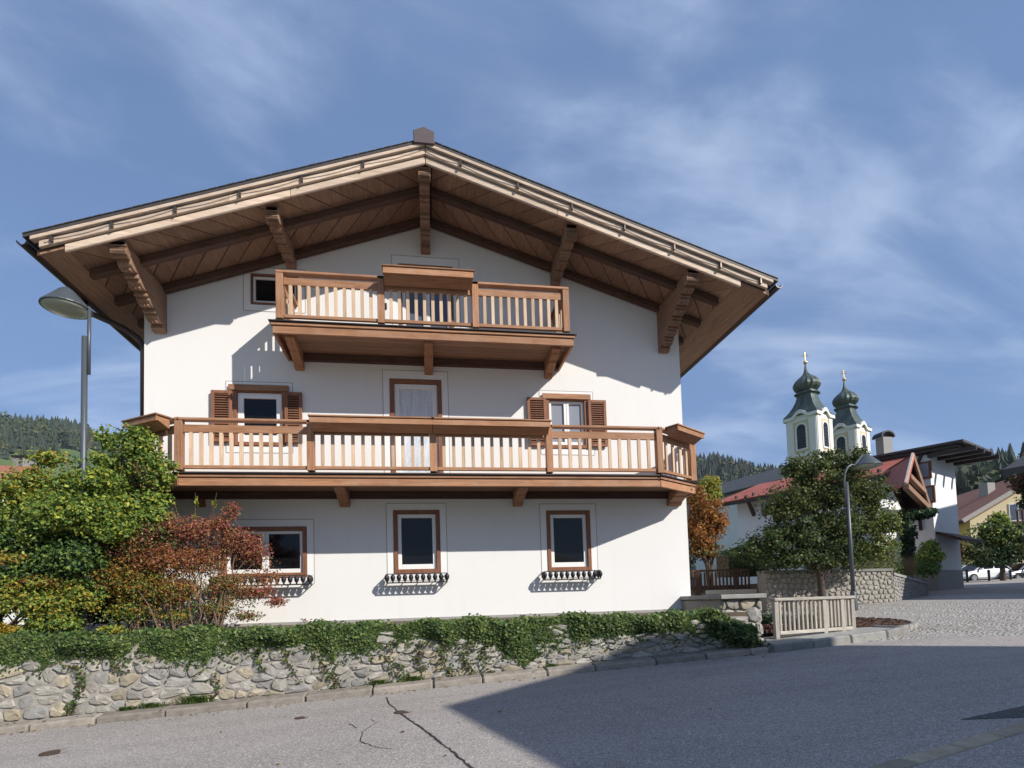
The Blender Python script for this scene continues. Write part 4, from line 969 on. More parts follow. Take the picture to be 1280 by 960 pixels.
B4 = [blob(185, 700, -1.2, .62, .42, 900, ['red', 'orange', 'autumn']), blob(265, 690, -1.15, .48, .40, 560, ['red', 'orange']), blob(200, 745, -1.4, .65, .32, 700, ['orange', 'yellow', 'green', 'autumn']), blob(285, 745, -1.2, .45, .30, 330, ['orange', 'red', 'green']), blob(330, 725, -1.1, .26, .32, 150, ['red', 'orange']), blob(160, 690, -1.5, .36, .26, 720, ['red', 'orange', 'autumn']), blob(195, 672, -1.45, .40, .22, 800, rd+['autumn']), blob(240, 662, -1.45, .34, .18, 640, rd), blob(275, 655, -1.4, .20, .16, 220, rd), blob(290, 640, -1.35, .13, .16, 110, rd),
      blob(300, 675, -1.35, .30, .18, 420, rd), blob(318, 690, -1.3, .24, .18, 330, rd), blob(210, 700, -1.5, .42, .22, 800, og), blob(250, 700, -1.4, .34, .22, 520, og), blob(140, 720, -1.6, .34, .26, 720, ['orange', 'yellow', 'autumn']),
      blob(180, 730, -1.55, .36, .22, 520, ['orange', 'yellow', 'green']), blob(225, 735, -1.5, .32, .2, 330, og+['yellow']), blob(285, 730, -1.4, .32, .16, 330, ['red', 'orange', 'green']), blob(320, 740, -1.35, .26, .10, 220, rd), blob(345, 752, -1.3, .18, .08, 120, rd),
      blob(270, 760, -1.45, .3, .14, 230, ['green', 'orange']), blob(160, 765, -1.6, .35, .16, 260, ['green', 'yellow']), blob(310, 770, -1.4, .22, .08, 130, ['green', 'red']), blob(220, 770, -1.5, .25, .1, 140, ['yellow', 'green']), blob(380, 775, -1.4, .06, .04, 14, rd), blob(212, 648, -1.4, .12, .1, 70, rd)]
foliage(B4, 0.043, M['leaf'], 'foliage', t4, sub=60, subr=.22, parts6=False, tilt=1.2, dens=2.1, fill=1.0, spread=1.25)
b4 = [Vector((rnd.choice((-4.75, -4.55, -4.2, -4.05, -3.6, -3.4))+rnd.gauss(0, .09), -1.5+rnd.gauss(0, .12), GARDEN)) for k in range(64)]
stems(b4, [b_.lerp(Vector(min((B4[rnd.randrange(len(B4))][0] for q in range(3)), key=lambda c: abs(c[0]-b_.x))), 1.0)+Vector((rnd.gauss(0, .12), rnd.gauss(0, .1), rnd.gauss(0, .1))) for b_ in b4], 0.013, M['twig'], 'stem', t4, wob=.035)
t5 = thing('tall_shoot', 'two thin upright pale green shoots rising above the red shrub', 'shrub', (-3.9, -1.2, GARDEN))
foliage([blob(245, 626, -1.2, .035, .10, 44, ['lime']), blob(243, 648, -1.2, .035, .10, 40, ['lime']), blob(268, 630, -1.2, .04, .10, 44, ['lime']), blob(262, 655, -1.2, .06, .08, 44, ['lime'])], 0.045, M['leaf'], 'foliage', t5, sub=5, subr=.6)
stems([(-4.0, -1.2, GARDEN), (-3.85, -1.2, GARDEN)], [at(246, 616, -1.2), at(271, 616, -1.2)], 0.010, M['twig'], 'stem', t5, wob=.01)

P_b = thing('garden_plants', 'low dark plants with small pink flowers behind the wooden railing', 'plant', (7.0, -0.9, 0.9))
foliage([((6.5, -1.0, 1.12), (.35, .45, .24), 500, ['dark']), ((7.1, -0.9, 1.10), (.4, .45, .24), 500, ['dark']), ((7.65, -0.85, 1.10), (.3, .4, .22), 400, ['dark', 'autumn'])], .06, M['leaf'], 'foliage', P_b, sub=10, subr=.5, parts6=False, fill=.5)  # dark leaf colours carry the shade seen between the railing slats
PAL['pink'] = [(.42, .16, .15), (.35, .10, .10)]
foliage([((6.45, -1.38, 1.02), (.3, .1, .06), 90, ['pink']), ((7.0, -1.30, 1.03), (.35, .1, .06), 90, ['pink'])], .045, M['leaf'], 'flowers', P_b, sub=8, subr=.4, parts6=False)

# ------------------------------------------------------------------ street lamps
def lamp(bx, by, bz, head, label, r0=0.058, collar=1.55, headr=0.34):
    """pole with a lens-bottomed cone; head: centre of the cone's rim"""
    h = Vector(head); t_ = thing('street_lamp', label, 'street lamp', (bx, by, bz), 'conical grey street lamps')
    top = h.z-0.45
    MB().tube([(bx, by, bz), (bx, by, top)], [r0*1.15, r0], 10).obj('pole', M['lamp'], t_, smooth=True)
    MB().lathe((bx, by, bz), [(r0*1.9, 0), (r0*1.9, .02), (r0*1.6, .5), (r0*1.2, .54)], 10).obj('pole_base', M['lamp'], t_, smooth=True)
    off = Vector((h.x-bx, h.y-by, 0)); o = off.normalized() if off.length > 0.05 else Vector((1, 0, 0)); sb = Vector((bx, by, 0))-o*(r0+0.02)
    pts = [(sb.x, sb.y, top-0.62), (sb.x, sb.y, top+0.15)]
    if off.length > 0.45: pts = [(sb.x, sb.y, top-0.62), (sb.x, sb.y, top+0.0)]+[tuple(Vector((sb.x, sb.y, top))+(off+o*0.08)*(1-math.cos(q))*0.5*0.75+Vector((0, 0, 0.50*math.sin(q/1.0)))) for q in (0.5, 1.0, 1.5, 1.9)]+[(h.x-o.x*0.10, h.y-o.y*0.10, h.z+0.32)]
    else: pts = [(sb.x, sb.y, top-0.62), (sb.x, sb.y, h.z+0.02)]
    MB().tube(pts, 0.028, 8).obj('arm', M['lamp'], t_, smooth=True)
    for z in (top-0.12, top-0.5): MB().bar((bx-0.01, by, z), (sb.x, sb.y, z), 0.035, 0.045).obj('bracket', M['lamp'], t_)
    hd = MB().lathe(h, [(headr, 0), (headr, 0.02), (headr*0.30, 0.30), (headr*0.13, 0.345), (0.02, 0.352)], 24).obj('lamp_head', M['lamp'], t_, bevel=0.004)
    MB().lathe(h, [(headr*0.15, -0.075), (headr*0.6, -0.06), (headr*0.93, -0.004), (headr*0.93, 0.004)], 20).obj('lens', M['lampglass'], hd, smooth=True)
lh = at(83, 386, -1.45); lp = at(106, 420, -1.45)
lamp(lp[0], lp[1], 1.2, (lh[0], lh[1], lh[2]), 'grey cone street lamp on a pole before the left eave of the chalet', headr=0.345, r0=0.043)
lh = at(1083, 583, 2.5); lp = at(1061, 650, 2.5)
lamp(lp[0], lp[1], G(lp[0], 2.5), (lh[0], lh[1], lh[2]), 'grey cone street lamp beside the autumn tree on the right', headr=0.39, r0=0.05)

# ------------------------------------------------------------------ wooden railing by the pavement
rl = thing('wooden_railing', 'weathered pale wooden railing with slats standing on the pavement corner', 'railing', (7.15, -1.8, 0.8))
ra, rb = Vector((6.28, -1.85, 0)), Vector((8.04, -1.62, 0)); rv = (rb-ra).normalized()
def rz(p, d): return 0.80+0.05*(p-ra).dot(rv)/1.8+d
RT_ = 1.56
MB().bar((*(ra-rv*.06)[:2], RT_-.03), (*(rb+rv*.05)[:2], RT_-.03), 0.13, 0.055).obj('top_rail', M['greyx'], rl, bevel=0.008)
a, b = ra+rv*.05, rb; MB().bar((a.x, a.y, rz(a, .11)), (b.x, b.y, rz(b, .09)), 0.075, 0.065).obj('bottom_rail', M['greyx'], rl, bevel=0.008)
for k in (0.0, 0.62, 0.86, 1.0):
    p = ra+(rb-ra)*k; MB().box(p.x-.042, p.x+.042, p.y-.042, p.y+.042, rz(p, -.03), RT_-.06).obj('post', M['greyz'], rl, bevel=0.006)
for q in [0.62*(k+1)/11 for k in range(10)]+[0.62+0.24*(k+1)/5 for k in range(4)]+[0.86+.14*(k+1)/3.0 for k in range(2)]:
    p = ra+(rb-ra)*q
    MB().box(p.x-.017, p.x+.017, p.y-.022, p.y+.022, rz(p, .142), RT_-.06).obj('slat', M['greyz'], rl)

# fences and walls further back
ff = thing('picket_fence', 'dark wooden picket fence on a terrace behind the chalet corner', 'fence', (8.6, 5.0, 1.6))
x0, x1 = 7.4, 10.15
MB().box(x0, x1, 4.97, 5.03, 2.42, 2.49).obj('top_rail', M['darkx'], ff); MB().box(x0, x1, 4.98, 5.02, 1.90, 1.95).obj('bottom_rail', M['darkx'], ff)
for x in (8.35, 9.62): MB().box(x-.07, x+.07, 4.91, 4.965, 1.55, 2.42).obj('post', M['darkz'], ff)
n = 22
for k in range(n): x = x0+.06+(x1-x0-.12)*k/(n-1); MB().box(x-.028, x+.028, 4.94, 4.968, 1.78, 2.40).obj('picket', M['darkz'], ff)
tag(MB().box(8.45, 10.1, 4.55, 4.70, 1.70, 1.83).obj('timber_beam', M['greyx'], bevel=0.01), 'pale timber beam lying below the dark picket fence', 'timber beam')
tw = thing('terrace_wall', 'long rubble garden wall with flat coping behind the autumn tree', 'stone wall', (12, 4.2, 1.4))
TZ = 2.30
def terr_seg(a, b, z0a, z0b, zt0, zt1, cw, seed):
    a, b = Vector((*a, 0)), Vector((*b, 0)); v = (b-a); l = v.length; v.normalize(); o = Vector((v.y, -v.x, 0))
    MB().hexa([(*(a)[:2], z0a-.3), (*(b)[:2], z0b-.3), (*(b-o*.4)[:2], z0b-.3), (*(a-o*.4)[:2], z0a-.3), (*(a)[:2], zt0), (*(b)[:2], zt1), (*(b-o*.4)[:2], zt1), (*(a-o*.4)[:2], zt0)]).obj('wall_core', M['mortar'], tw)
    mb = MB()
    for c in voronoi(l, 1.0, cw, cw*0.75, seed, 0.42):
        def f(u, w, d):
            k = u/l; z0 = z0a+(z0b-z0a)*k; p = a+v*u+o*d; return (p.x, p.y, z0+(zt0+(zt1-zt0)*k-z0)*w)
        stone_mesh(mb, c, 0.016, f, 0.03, r_)
    mb.obj('stones', M['stone3'] if seed % 2 else M['stone1'], tw, kind='stuff')
    MB().hexa([(*(a+o*.06)[:2], zt0), (*(b+o*.06)[:2], zt1), (*(b-o*.42)[:2], zt1), (*(a-o*.42)[:2], zt0), (*(a+o*.06)[:2], zt0+.08), (*(b+o*.06)[:2], zt1+.08), (*(b-o*.42)[:2], zt1+.08), (*(a-o*.42)[:2], zt0+.08)]).obj('coping', M['concrete'], tw)
terr_seg((10.15, 4.2), (14.55, 4.2), 1.15, 1.28, TZ, TZ-.03, .19, 20)
terr_seg((14.555, 4.21), (18.6, 6.9), 1.28, 1.50, TZ-.16, TZ-.45, .19, 21)
terr_seg((7.0, 5.2), (10.14, 5.2), 1.2, 1.2, 1.78, 1.78, .3, 23)
struct(MB().prism([(10.2, 4.6, 1), (14.4, 4.6, 1), (18.4, 7.3, 1), (20, 13, 1), (7, 13, 1), (7, 5.55, 1), (10.2, 5.55, 1)], (0, 0, 1.0)).obj('garden_terrace', M['soil']), 'raised garden ground behind the rubble wall')

# stacked logs and stones at the terrace end
lg = thing('log_pile', 'dark pile of logs at the end of the rubble garden wall', 'log pile', (19.4, 7.8, 1.5))
c = at(1172, 722, 7.6)
for k in range(9):
    z = 1.62+0.17*(k//3); x = 18.5+0.42*(k % 3)+0.1*(k//3); y = 7.2+0.4*(k % 3)
    MB().tube([(x, y, z), (x+0.9, y+0.75, z+rnd.gauss(0, .03))], rnd.uniform(.08, .11), 8).obj('log', M['bark'], lg)

# ------------------------------------------------------------------ trees on the right
def tree(name, label, base, trunk_h, blobs, lsize, r=0.11, sub=28, dens=2.4, spread=1.05, subr=.30, group=None, limbs=10, cat='tree', tilt=.9):
    t_ = thing(name, label, cat, tuple(base), group); b = Vector(base)
    top = max(bl[0][2] for bl in blobs)
    mb = MB(); mb.tube([b, b+Vector((.03, .02, trunk_h*.5)), b+Vector((-.02, 0, trunk_h)), Vector((b.x+.05, b.y, b.z+(top-b.z)*.62))], [r*1.3, r, r*.8, r*.3], 8, False)
    for k in range(limbs):
        c = Vector(blobs[k % len(blobs)][0]); s = b+Vector((0, 0, trunk_h*rnd.uniform(.75, 1.15))); m_ = s.lerp(c, .5)+Vector((rnd.gauss(0, .1), rnd.gauss(0, .1), .15)); mb.tube([s, m_, c], [r*.45, r*.3, r*.1], 5, False)
    mb.obj('trunk', M['bark'], t_, smooth=True)
    foliage(blobs, lsize, M['leaf'], 'crown', t_, sub=sub, subr=subr, parts6=False, tilt=tilt, dens=dens, spread=spread, fill=.3); return t_
def tb(px_, py_, Y, rpx, zpx, n, pn, ry=1.0):  # blob given by its outline size in the photograph
    c = at(px_, py_, Y); k = ((c-EYE)@FW)/FPX; return (c, (rpx*k, min(rpx*k, ry), zpx*k), n, pn)
au = ['autumn']; ay = ['autumn', 'autumn', 'lime']
Y = 3.5; bx = at(1027, 740, Y)
tree('maple_tree', 'broad autumn tree with mottled olive leaves before the rubble garden wall', (bx[0], Y, G(bx[0], Y)), 1.0,
     [tb(1010, 590, Y, 30, 22, 900, au), tb(1060, 585, Y, 28, 22, 900, au), tb(1030, 620, Y, 45, 28, 1700, au), tb(985, 630, Y, 34, 26, 1200, au), tb(1080, 620, Y, 32, 26, 1100, au), tb(1095, 655, Y, 28, 26, 1000, ay), tb(1050, 660, Y, 45, 28, 1700, au),
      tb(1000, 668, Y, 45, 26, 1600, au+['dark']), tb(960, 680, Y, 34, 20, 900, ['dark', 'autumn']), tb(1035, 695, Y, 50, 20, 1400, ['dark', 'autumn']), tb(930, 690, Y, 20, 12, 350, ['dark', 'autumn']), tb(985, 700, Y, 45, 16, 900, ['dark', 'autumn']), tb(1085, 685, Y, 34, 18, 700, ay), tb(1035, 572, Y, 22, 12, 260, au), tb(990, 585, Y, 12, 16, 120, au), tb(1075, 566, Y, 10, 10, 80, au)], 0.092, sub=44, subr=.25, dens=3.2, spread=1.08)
Y = 7.5; bx = at(885, 700, Y)
tree('orange_tree', 'small rust orange autumn tree beside the right edge of the chalet', (bx[0], Y, 1.3), 1.2, [tb(880, 640, Y, 26, 22, 1500, ['orange']), tb(872, 670, Y, 24, 22, 1200, ['orange']), tb(895, 655, Y, 15, 20, 700, ['orange']), tb(880, 690, Y, 28, 10, 500, ['orange', 'autumn']), tb(868, 620, Y, 14, 14, 300, ['orange'])], 0.11)
Y = 9.5; bx = at(886, 640, Y)
tree('birch_tree', 'small yellow green tree behind the rust orange tree', (bx[0], Y, 1.3), 1.2, [tb(886, 608, Y, 14, 14, 600, ['lime', 'yellow']), tb(880, 622, Y, 14, 12, 400, ['lime']), tb(893, 618, Y, 10, 10, 300, ['lime'])], 0.12)
def hedge(name, label, x0, x1, y0, y1, z0, z1, n, pn, size, cat='hedge'):
    t_ = thing(name, label, cat, ((x0+x1)/2, (y0+y1)/2, z0)); P = NP.uniform((x0, y0, z0), (x1, y1, z1), (n, 3)); k = NP.integers(0, 3, n)
    P[k == 0, 1] = y0+NP.normal(size=(k == 0).sum())*.05; P[k == 1, 2] = z1+NP.normal(size=(k == 1).sum())*.05
    N = np.tile((0, -.6, .8), (n, 1)); link(leaf_mesh('foliage', P, N, NP.uniform(.6, 1.2, n)*size, pal(pn, n), M['leaf'], parts6=False, tilt=.8), 'foliage', t_)
    MB().box(x0+.1, x1-.1, y0+.12, y1-.1, z0, z1-.1).obj('core', M['soil'], t_); return t_
a = at(905, 690, 6.0); b = at(962, 712, 6.0); hedge('hedge', 'clipped green hedge above the dark picket fence', a[0], b[0], 5.8, 6.8, b[2]-.2, a[2], 3200, ['hedge'], .07)
a = at(1062, 686, 4.9); b = at(1122, 712, 4.9); hedge('hedge', 'clipped bright green hedge on the rubble wall right of the lamp', a[0], b[0], 4.75, 5.6, b[2]-.3, a[2]+.02, 4200, ['hedge', 'green'], .06)
Y = 5.4
def fol_thing(name, label, cat, blobs, size, base, pn=None, **k):
    t_ = thing(name, label, cat, tuple(base)); foliage(blobs, size, M['leaf'], 'foliage', t_, parts6=False, sub=26, subr=.4, dens=1.5, fill=.6, **k); return t_
c = at(1160, 715, 6.6); v = fol_thing('willow_bush', 'feathery pale green bush at the end of the garden wall', 'bush', [tb(1161, 695, 6.6, 14, 18, 900, ['green', 'lime']), tb(1158, 710, 6.6, 14, 12, 500, ['green']), tb(1164, 682, 6.6, 8, 8, 160, ['lime', 'green'])], .13, (c[0], c[1], 1.9), tilt=.5)
c = at(1132, 710, 5.6); g_ = thing('ornamental_grass', 'tuft of straw coloured tall grass beside the clipped hedge', 'grass tuft', (c[0], c[1], c[2])); mb = MB()
for k in range(240):
    a = rnd.uniform(0, 6.28); q = rnd.random()**.5*.36; b_ = Vector((c[0]+q*math.cos(a), c[1]+q*.5*math.sin(a), c[2]-.25)); e = b_+Vector((.25*math.cos(a)*q, .1*math.sin(a), rnd.uniform(.45, .75))); w = Vector((.012, 0, 0)); i = len(mb.v); mb.v += [tuple(b_-w), tuple(b_+w), tuple(e)]; mb.f.append((i, i+1, i+2))
me = mb.mesh('blades', M['leaf']); at_ = me.attributes.new('Col', 'FLOAT_COLOR', 'POINT'); at_.data.foreach_set('color', [q for _ in me.vertices for q in (.26*rnd.uniform(.6, 1.2), .19*rnd.uniform(.7, 1.2), .08, 1)]); link(me, 'blades', g_)
c = at(1138, 700, 8.0); v = fol_thing('climbing_creeper', 'dark creeper hanging from the porch roof down the white wall', 'creeper', [tb(1132, 690, 8.0, 11, 20, 900, ['dark']), tb(1130, 665, 8.0, 13, 16, 800, ['dark']), tb(1128, 645, 8.0, 14, 8, 600, ['dark']), tb(1148, 643, 8.0, 18, 7, 700, ['dark']), tb(1160, 640, 8.0, 10, 5, 260, ['dark'])], .16, (c[0], c[1], 1.9))

# ------------------------------------------------------------------ village buildings on the right
def walls(pts, z0, z1s):                   # upright wall quads round a ground plan; z1s: top heights at the corners
    mb = MB(); n = len(pts)
    for k in range(n):
        a, b = pts[k], pts[(k+1) % n]; mb.quad((*a, z0), (*b, z0), (*b, z1s[(k+1) % n]), (*a, z1s[k]))
    return mb
M['white2'] = plaster('white_render_far', (0.74, 0.74, 0.735)); M['yellow'] = plaster('yellow_plaster', (0.74, 0.56, 0.22))
M['pale_yellow'] = plaster('pale_yellow_plaster', (0.72, 0.62, 0.40))
def roofmat(name, c1, c2, axis=0):
    t_ = NT(name); v = t_.coord(shift=False); n = t_.noise(v, 1.3, 6); f = t_.noise(v, 9, 4)
    t_.col(t_.mix(t_.rng(f, .35, .7, 0, .6), t_.mix(t_.rng(n, .3, .7), c1, c2), tuple(x*.55 for x in c1))); t_.rough(.7); t_.bump(f, .4, .03); return t_.m
M['redroof'] = roofmat('red_metal_roof', (.36, .085, .055), (.44, .13, .085)); M['tileroof'] = roofmat('clay_tile_roof', (.34, .115, .06), (.42, .17, .09)); M['greyroof'] = roofmat('dark_grey_roof', (.05, .05, .05), (.08, .08, .078))
def slabroof(A, B, C, D, t_=0.16):         # a roof plane by its four corners, with thickness
    n = (Vector(B)-Vector(A)).cross(Vector(D)-Vector(A)).normalized(); n = n if n.z > 0 else -n
    return MB().prism([Vector(p)-n*t_ for p in (A, B, C, D)], n*t_)
# red roofed house
E1 = Vector((-0.48, 0.877, 0)); E2 = Vector((0.877, 0.48, 0))     # back along the house, and across it
rh = thing('red_roofed_house', 'white house with a long red metal roof half hidden by the autumn tree', 'house', (15, 14, 1.6))
p = [ata(x, y, d) for x, y, d in ((886, 631, 30.5), (976, 617, 22.5), (1045, 606, 18.6), (1045, 573, 22.5), (976, 591, 26.0), (918, 600, 33.0))]
eave0, eave1 = Vector(ata(886, 631, 30.0)), None
L_ = 8.6
eave1 = eave0-E1*L_; eave1.z = eave0.z
up_ = E2*3.6+Vector((0, 0, 1.35)); hip = E2*3.6-E1*1.0+Vector((0, 0, 1.35))
slabroof(eave0, eave1, eave1+up_, eave0+hip).obj('roof', M['redroof'], rh)
slabroof(eave1+up_, eave0+hip, eave0+E2*7.2, eave1+E2*7.2).obj('roof', M['redroof'], rh)
w0 = eave0+E2*0.8-E1*1.2; w1 = eave1+E2*0.8+E1*0.8; zt_ = eave0.z+0.25
walls([tuple(w0[:2]), tuple(w1[:2]), tuple((w1+E2*5.6)[:2]), tuple((w0+E2*5.6)[:2])], 1.0, [zt_]*4).obj('wall', M['white2'], rh)
MB().bar(eave0-Vector((0, 0, .16)), eave1-Vector((0, 0, .16)), .18, .14).obj('gutter', M['gutter'], rh)
for q in (0.14, 0.5, 0.86):
    s_ = w0.lerp(w1, q); e = s_-E2*0.75; MB().bar((e.x, e.y, zt_-.12), (s_.x, s_.y, zt_-1.1), .14, .16).obj('eave_brace', M['darky'], rh)
for k in range(9):
    q = eave0.lerp(eave1, (k+.5)/9)+up_*0.10; MB().box(q.x-.06, q.x+.06, q.y-.06, q.y+.06, q.z, q.z+.14).obj('snow_guard', M['gutter'], rh)
# red gabled porch roof with wooden verges
pr = thing('gabled_porch', 'red porch roof with brown verge boards and deep wooden underside before the white block', 'porch', (17, 8, 1.6))
dA = 21.5
A = Vector(ata(1141, 567, dA)); Bv = Vector(ata(1132, 603, dA-1.6)); Cv = Vector(ata(1163, 634, dA+0.9)); back = Vector(ata(1100, 573, dA+3.4))-A; back.z = 0
slabroof(A, Bv, Bv+back*1.15, A+back*1.15, .10).obj('roof', M['redroof'], pr)
slabroof(A, Cv, Cv+back*1.15, A+back*1.15, .10).obj('roof', M['gutter'], pr)
for q in (Bv, Cv): MB().bar(A+Vector((0, 0, -.05)), q+Vector((0, 0, -.08)), .07, .20).obj('verge_board', M['greyx'] if q is Bv else M['soffitx'], pr)
k = .62; MB().bar(A.lerp(Bv, k)-Vector((0, 0, .2)), A.lerp(Cv, k)-Vector((0, 0, .2)), .16, .18).obj('tie_beam', M['soffitx'], pr)
MB().bar(Bv-Vector((0, 0, .15)), Cv-Vector((0, 0, .15)), .18, .2).obj('tie_beam', M['soffitx'], pr)
mm = (A+back*.55); MB().prism([A+back*.6-Vector((0, 0, .15)), Bv+back*.6-Vector((0, 0, .15)), Vector(((Bv+back*.6).x, (Bv+back*.6).y, 1.2)), Vector(((Cv+back*.6).x, (Cv+back*.6).y, 1.2)), Cv+back*.6-Vector((0, 0, .15))], back.normalized()*.2).obj('porch_wall', M['soffitx'], pr)
wl = Vector(ata(1094, 632, dA-.6)); wr = Vector(ata(1128, 636, dA+.4)); 
MB().prism([Vector((wl.x, wl.y, 1.3)), Vector((wr.x, wr.y, 1.3)), Vector((wr.x, wr.y, wr.z-.1)), Vector(ata(1112, 606, dA-.3)), Vector(ata(1102, 606, dA-.5)), Vector(ata(1091, 628, dA-.6))], Vector((-.5, 1.2, 0))).obj('garden_wall', M['white2'], pr)
# tall white block
wb = thing('white_block', 'tall white house with a flat dark overhanging roof and a brown downpipe', 'house', (22.7, 10.3, 1.7))
Cc = Vector((22.7, 10.3, 0)); ua = Vector((0.9, 0.43, 0)).normalized(); ub = Vector((-0.43, 0.9, 0)).normalized()
q = [Cc, Cc+ua*3.1, Cc+ua*3.1+ub*3.2, Cc+ub*3.2]
zr = 7.82
walls([tuple(x[:2]) for x in q], 1.0, [zr, zr, zr+.2, zr+.2]).obj('wall', M['white2'], wb)
walls([tuple((x+(x-(Cc+ua*1.5+ub*5)).normalized()*.03)[:2]) for x in q], 1.0, [2.55]*4).obj('plinth', M['plinth'], wb)
r0 = [Cc-ub*1.4-ua*.5, Cc-ub*1.4+ua*3.5, Cc+ub*2.9+ua*3.6, Cc+ub*2.9-ua*.5]
MB().prism([(*x[:2], zr+.16+.03*k) for k, x in zip((0, 0, 5, 5), r0)], (0, 0, .10)).obj('roof', M['tile'], wb)
MB().prism([(*x[:2], zr+.02+.03*k) for k, x in zip((0, 0, 5, 5), [r0[0]+ub*.25+ua*.2, r0[1]+ub*.25-ua*.2, r0[2]-ub*.2-ua*.2, r0[3]-ub*.2+ua*.2])], (0, 0, .135)).obj('roof_soffit', M['gutter'], wb)
for k in (0.0, .33, .66, 1.0):
    s_ = Cc+ua*(3.1*k); MB().bar((*(s_-ub*1.7)[:2], zr-.12), (*(s_+ub*.05)[:2], zr-.07), .16, .18).obj('purlin_end', M['gutter'], wb)
MB().tube([(*(Cc-ua*.06+ub*.25)[:2], zr+.1), (*(Cc-ua*.07+ub*.5)[:2], zr-.5), (*(Cc-ua*.07+ub*.5)[:2], 4.4)], .07, 8).obj('downpipe', M['gutter'], wb)
def wwin(o, u, c, z, w, h, gl='glass_grey', par=wb):
    n_ = Vector((u.y, -u.x, 0)); n_ = n_ if n_.dot(Vector(EYE)-o) > 0 else -n_
    s_ = o+u*c; a, b = s_-u*w/2, s_+u*w/2
    f = MB().hexa([(*(a+n_*.06)[:2], z), (*(b+n_*.06)[:2], z), (*(b-n_*.05)[:2], z), (*(a-n_*.05)[:2], z), (*(a+n_*.06)[:2], z+h), (*(b+n_*.06)[:2], z+h), (*(b-n_*.05)[:2], z+h), (*(a-n_*.05)[:2], z+h)]).obj('window', M['frame'], par)
    e = .09; MB().quad((*(a+u*e+n_*.065)[:2], z+e), (*(b-u*e+n_*.065)[:2], z+e), (*(b-u*e+n_*.065)[:2], z+h-e), (*(a+u*e+n_*.065)[:2], z+h-e)).obj('pane', M[gl], f)
for px_, py_ in ((1150, 571), (1156, 619)):
    # where the sight line meets the side wall
    rr = FW+RT*(px_-640)/FPX-UP*(py_-PPY)/FPX; nn = ua; tt = (Cc-Vector(EYE)).dot(nn)/Vector(rr).dot(nn); hp = Vector(EYE)+Vector(rr)*tt
    wwin(Cc, ub, (hp-Cc).dot(ub), min(hp.z-.4, zr-1.1), .8, .8)
an = Cc+ua*1.6-ub*.5
MB().prism([(*(Cc-ub*.02+ua*.1)[:2], 4.15), (*(Cc-ub*.02+ua*3.0)[:2], 4.15), (*(Cc-ub*.95+ua*3.0)[:2], 3.75), (*(Cc-ub*.95+ua*.1)[:2], 3.75)], (0, 0, .14)).obj('door_canopy', M['darkx'], wb)
ch = Vector(ata(1105.5, 562, 29.0)); cm_ = MB().box(ch.x-.27, ch.x+.27, ch.y-.25, ch.y+.25, ch.z-1.6, ch.z+.62).obj('chimney', M['plinth'], wb)
hat = [(ch.x+.42*math.cos(a), ch.y-.32, ch.z+.62+.34*math.sin(a)) for a in np.linspace(math.pi, 0, 9)]+[(ch.x+.35*math.cos(a), ch.y-.32, ch.z+.60+.28*math.sin(a)) for a in np.linspace(0, math.pi, 9)]
MB().prism(hat, (0, .64, 0)).obj('chimney_hood', M['iron'], cm_)
# grey roof beyond the red one
gh = thing('grey_roofed_house', 'house with a plain dark grey roof behind the red metal roof', 'house', (22, 40, 2))
a, b = Vector(ata(885, 608, 46)), Vector(ata(1000, 584, 40)); c, d = Vector(ata(1000, 618, 38)), Vector(ata(885, 618, 45))
a = Vector(ata(893, 607, 52)); b = Vector(ata(1012, 574, 40)); up2 = E2*4+Vector((0, 0, 0))
slabroof(a, b, b-E2*4.5-Vector((0, 0, 2.0)), a-E2*4.5-Vector((0, 0, 2.0)), .25).obj('roof', M['greyroof'], gh)
slabroof(a, b, b+E2*4.5-Vector((0, 0, 2.0)), a+E2*4.5-Vector((0, 0, 2.0)), .25).obj('roof', M['greyroof'], gh)
fx = [a-E2*3.6, b-E2*3.6, b+E2*3.6, a+E2*3.6]; walls([tuple(x[:2]) for x in fx], 1.0, [a.z-1.75, b.z-1.75, b.z-1.75, a.z-1.75]).obj('wall', M['white2'], gh)
# yellow inn
yb = thing('yellow_inn', 'yellow house with a clay tile roof and painted script at the right edge', 'house', (36, 19, 2.2))
Cy = Vector(ata(1218, 728, 46)); Cy.z = 0; va = Vector((0.93, -0.37, 0)).normalized(); vb = Vector((0.37, 0.93, 0)).normalized()
ze = Vector(ata(1218, 645, 46)).z
W_ = 12.0; rise = 3.6
gp = lambda u, z: Vector((*(Cy+va*u)[:2], z))
MB().quad(gp(0, 1), gp(W_, 1), gp(W_, ze), gp(W_/2, ze+rise), gp(0, ze)).quad(gp(0, 1)+vb*14, gp(0, 1), gp(0, ze), gp(0, ze)+vb*14).obj('wall', M['pale_yellow'], yb)
MB().quad(gp(-.02, 1)+vb*14, gp(-.02, 1)+vb*.02, gp(-.02, ze-.1)+vb*.02, gp(-.02, ze-.1)+vb*14).obj('side_wall', M['yellow'], yb)
ov = 1.1; sl = rise/(W_/2)
slabroof(gp(-ov, ze-sl*ov+.3)-vb*ov, gp(W_/2, ze+rise+.3)-vb*ov, gp(W_/2, ze+rise+.3)+vb*15, gp(-ov, ze-sl*ov+.3)+vb*15, .3).obj('roof', M['tileroof'], yb)
slabroof(gp(W_+ov, ze-sl*ov+.3)-vb*ov, gp(W_/2, ze+rise+.3)-vb*ov, gp(W_/2, ze+rise+.3)+vb*15, gp(W_+ov, ze-sl*ov+.3)+vb*15, .3).obj('roof', M['tileroof'], yb)
MB().bar(gp(-ov, ze-sl*ov+.2)-vb*(ov+.06), gp(W_/2, ze+rise+.2)-vb*(ov+.06), .10, .34).obj('verge_board', M['greyx'], yb)
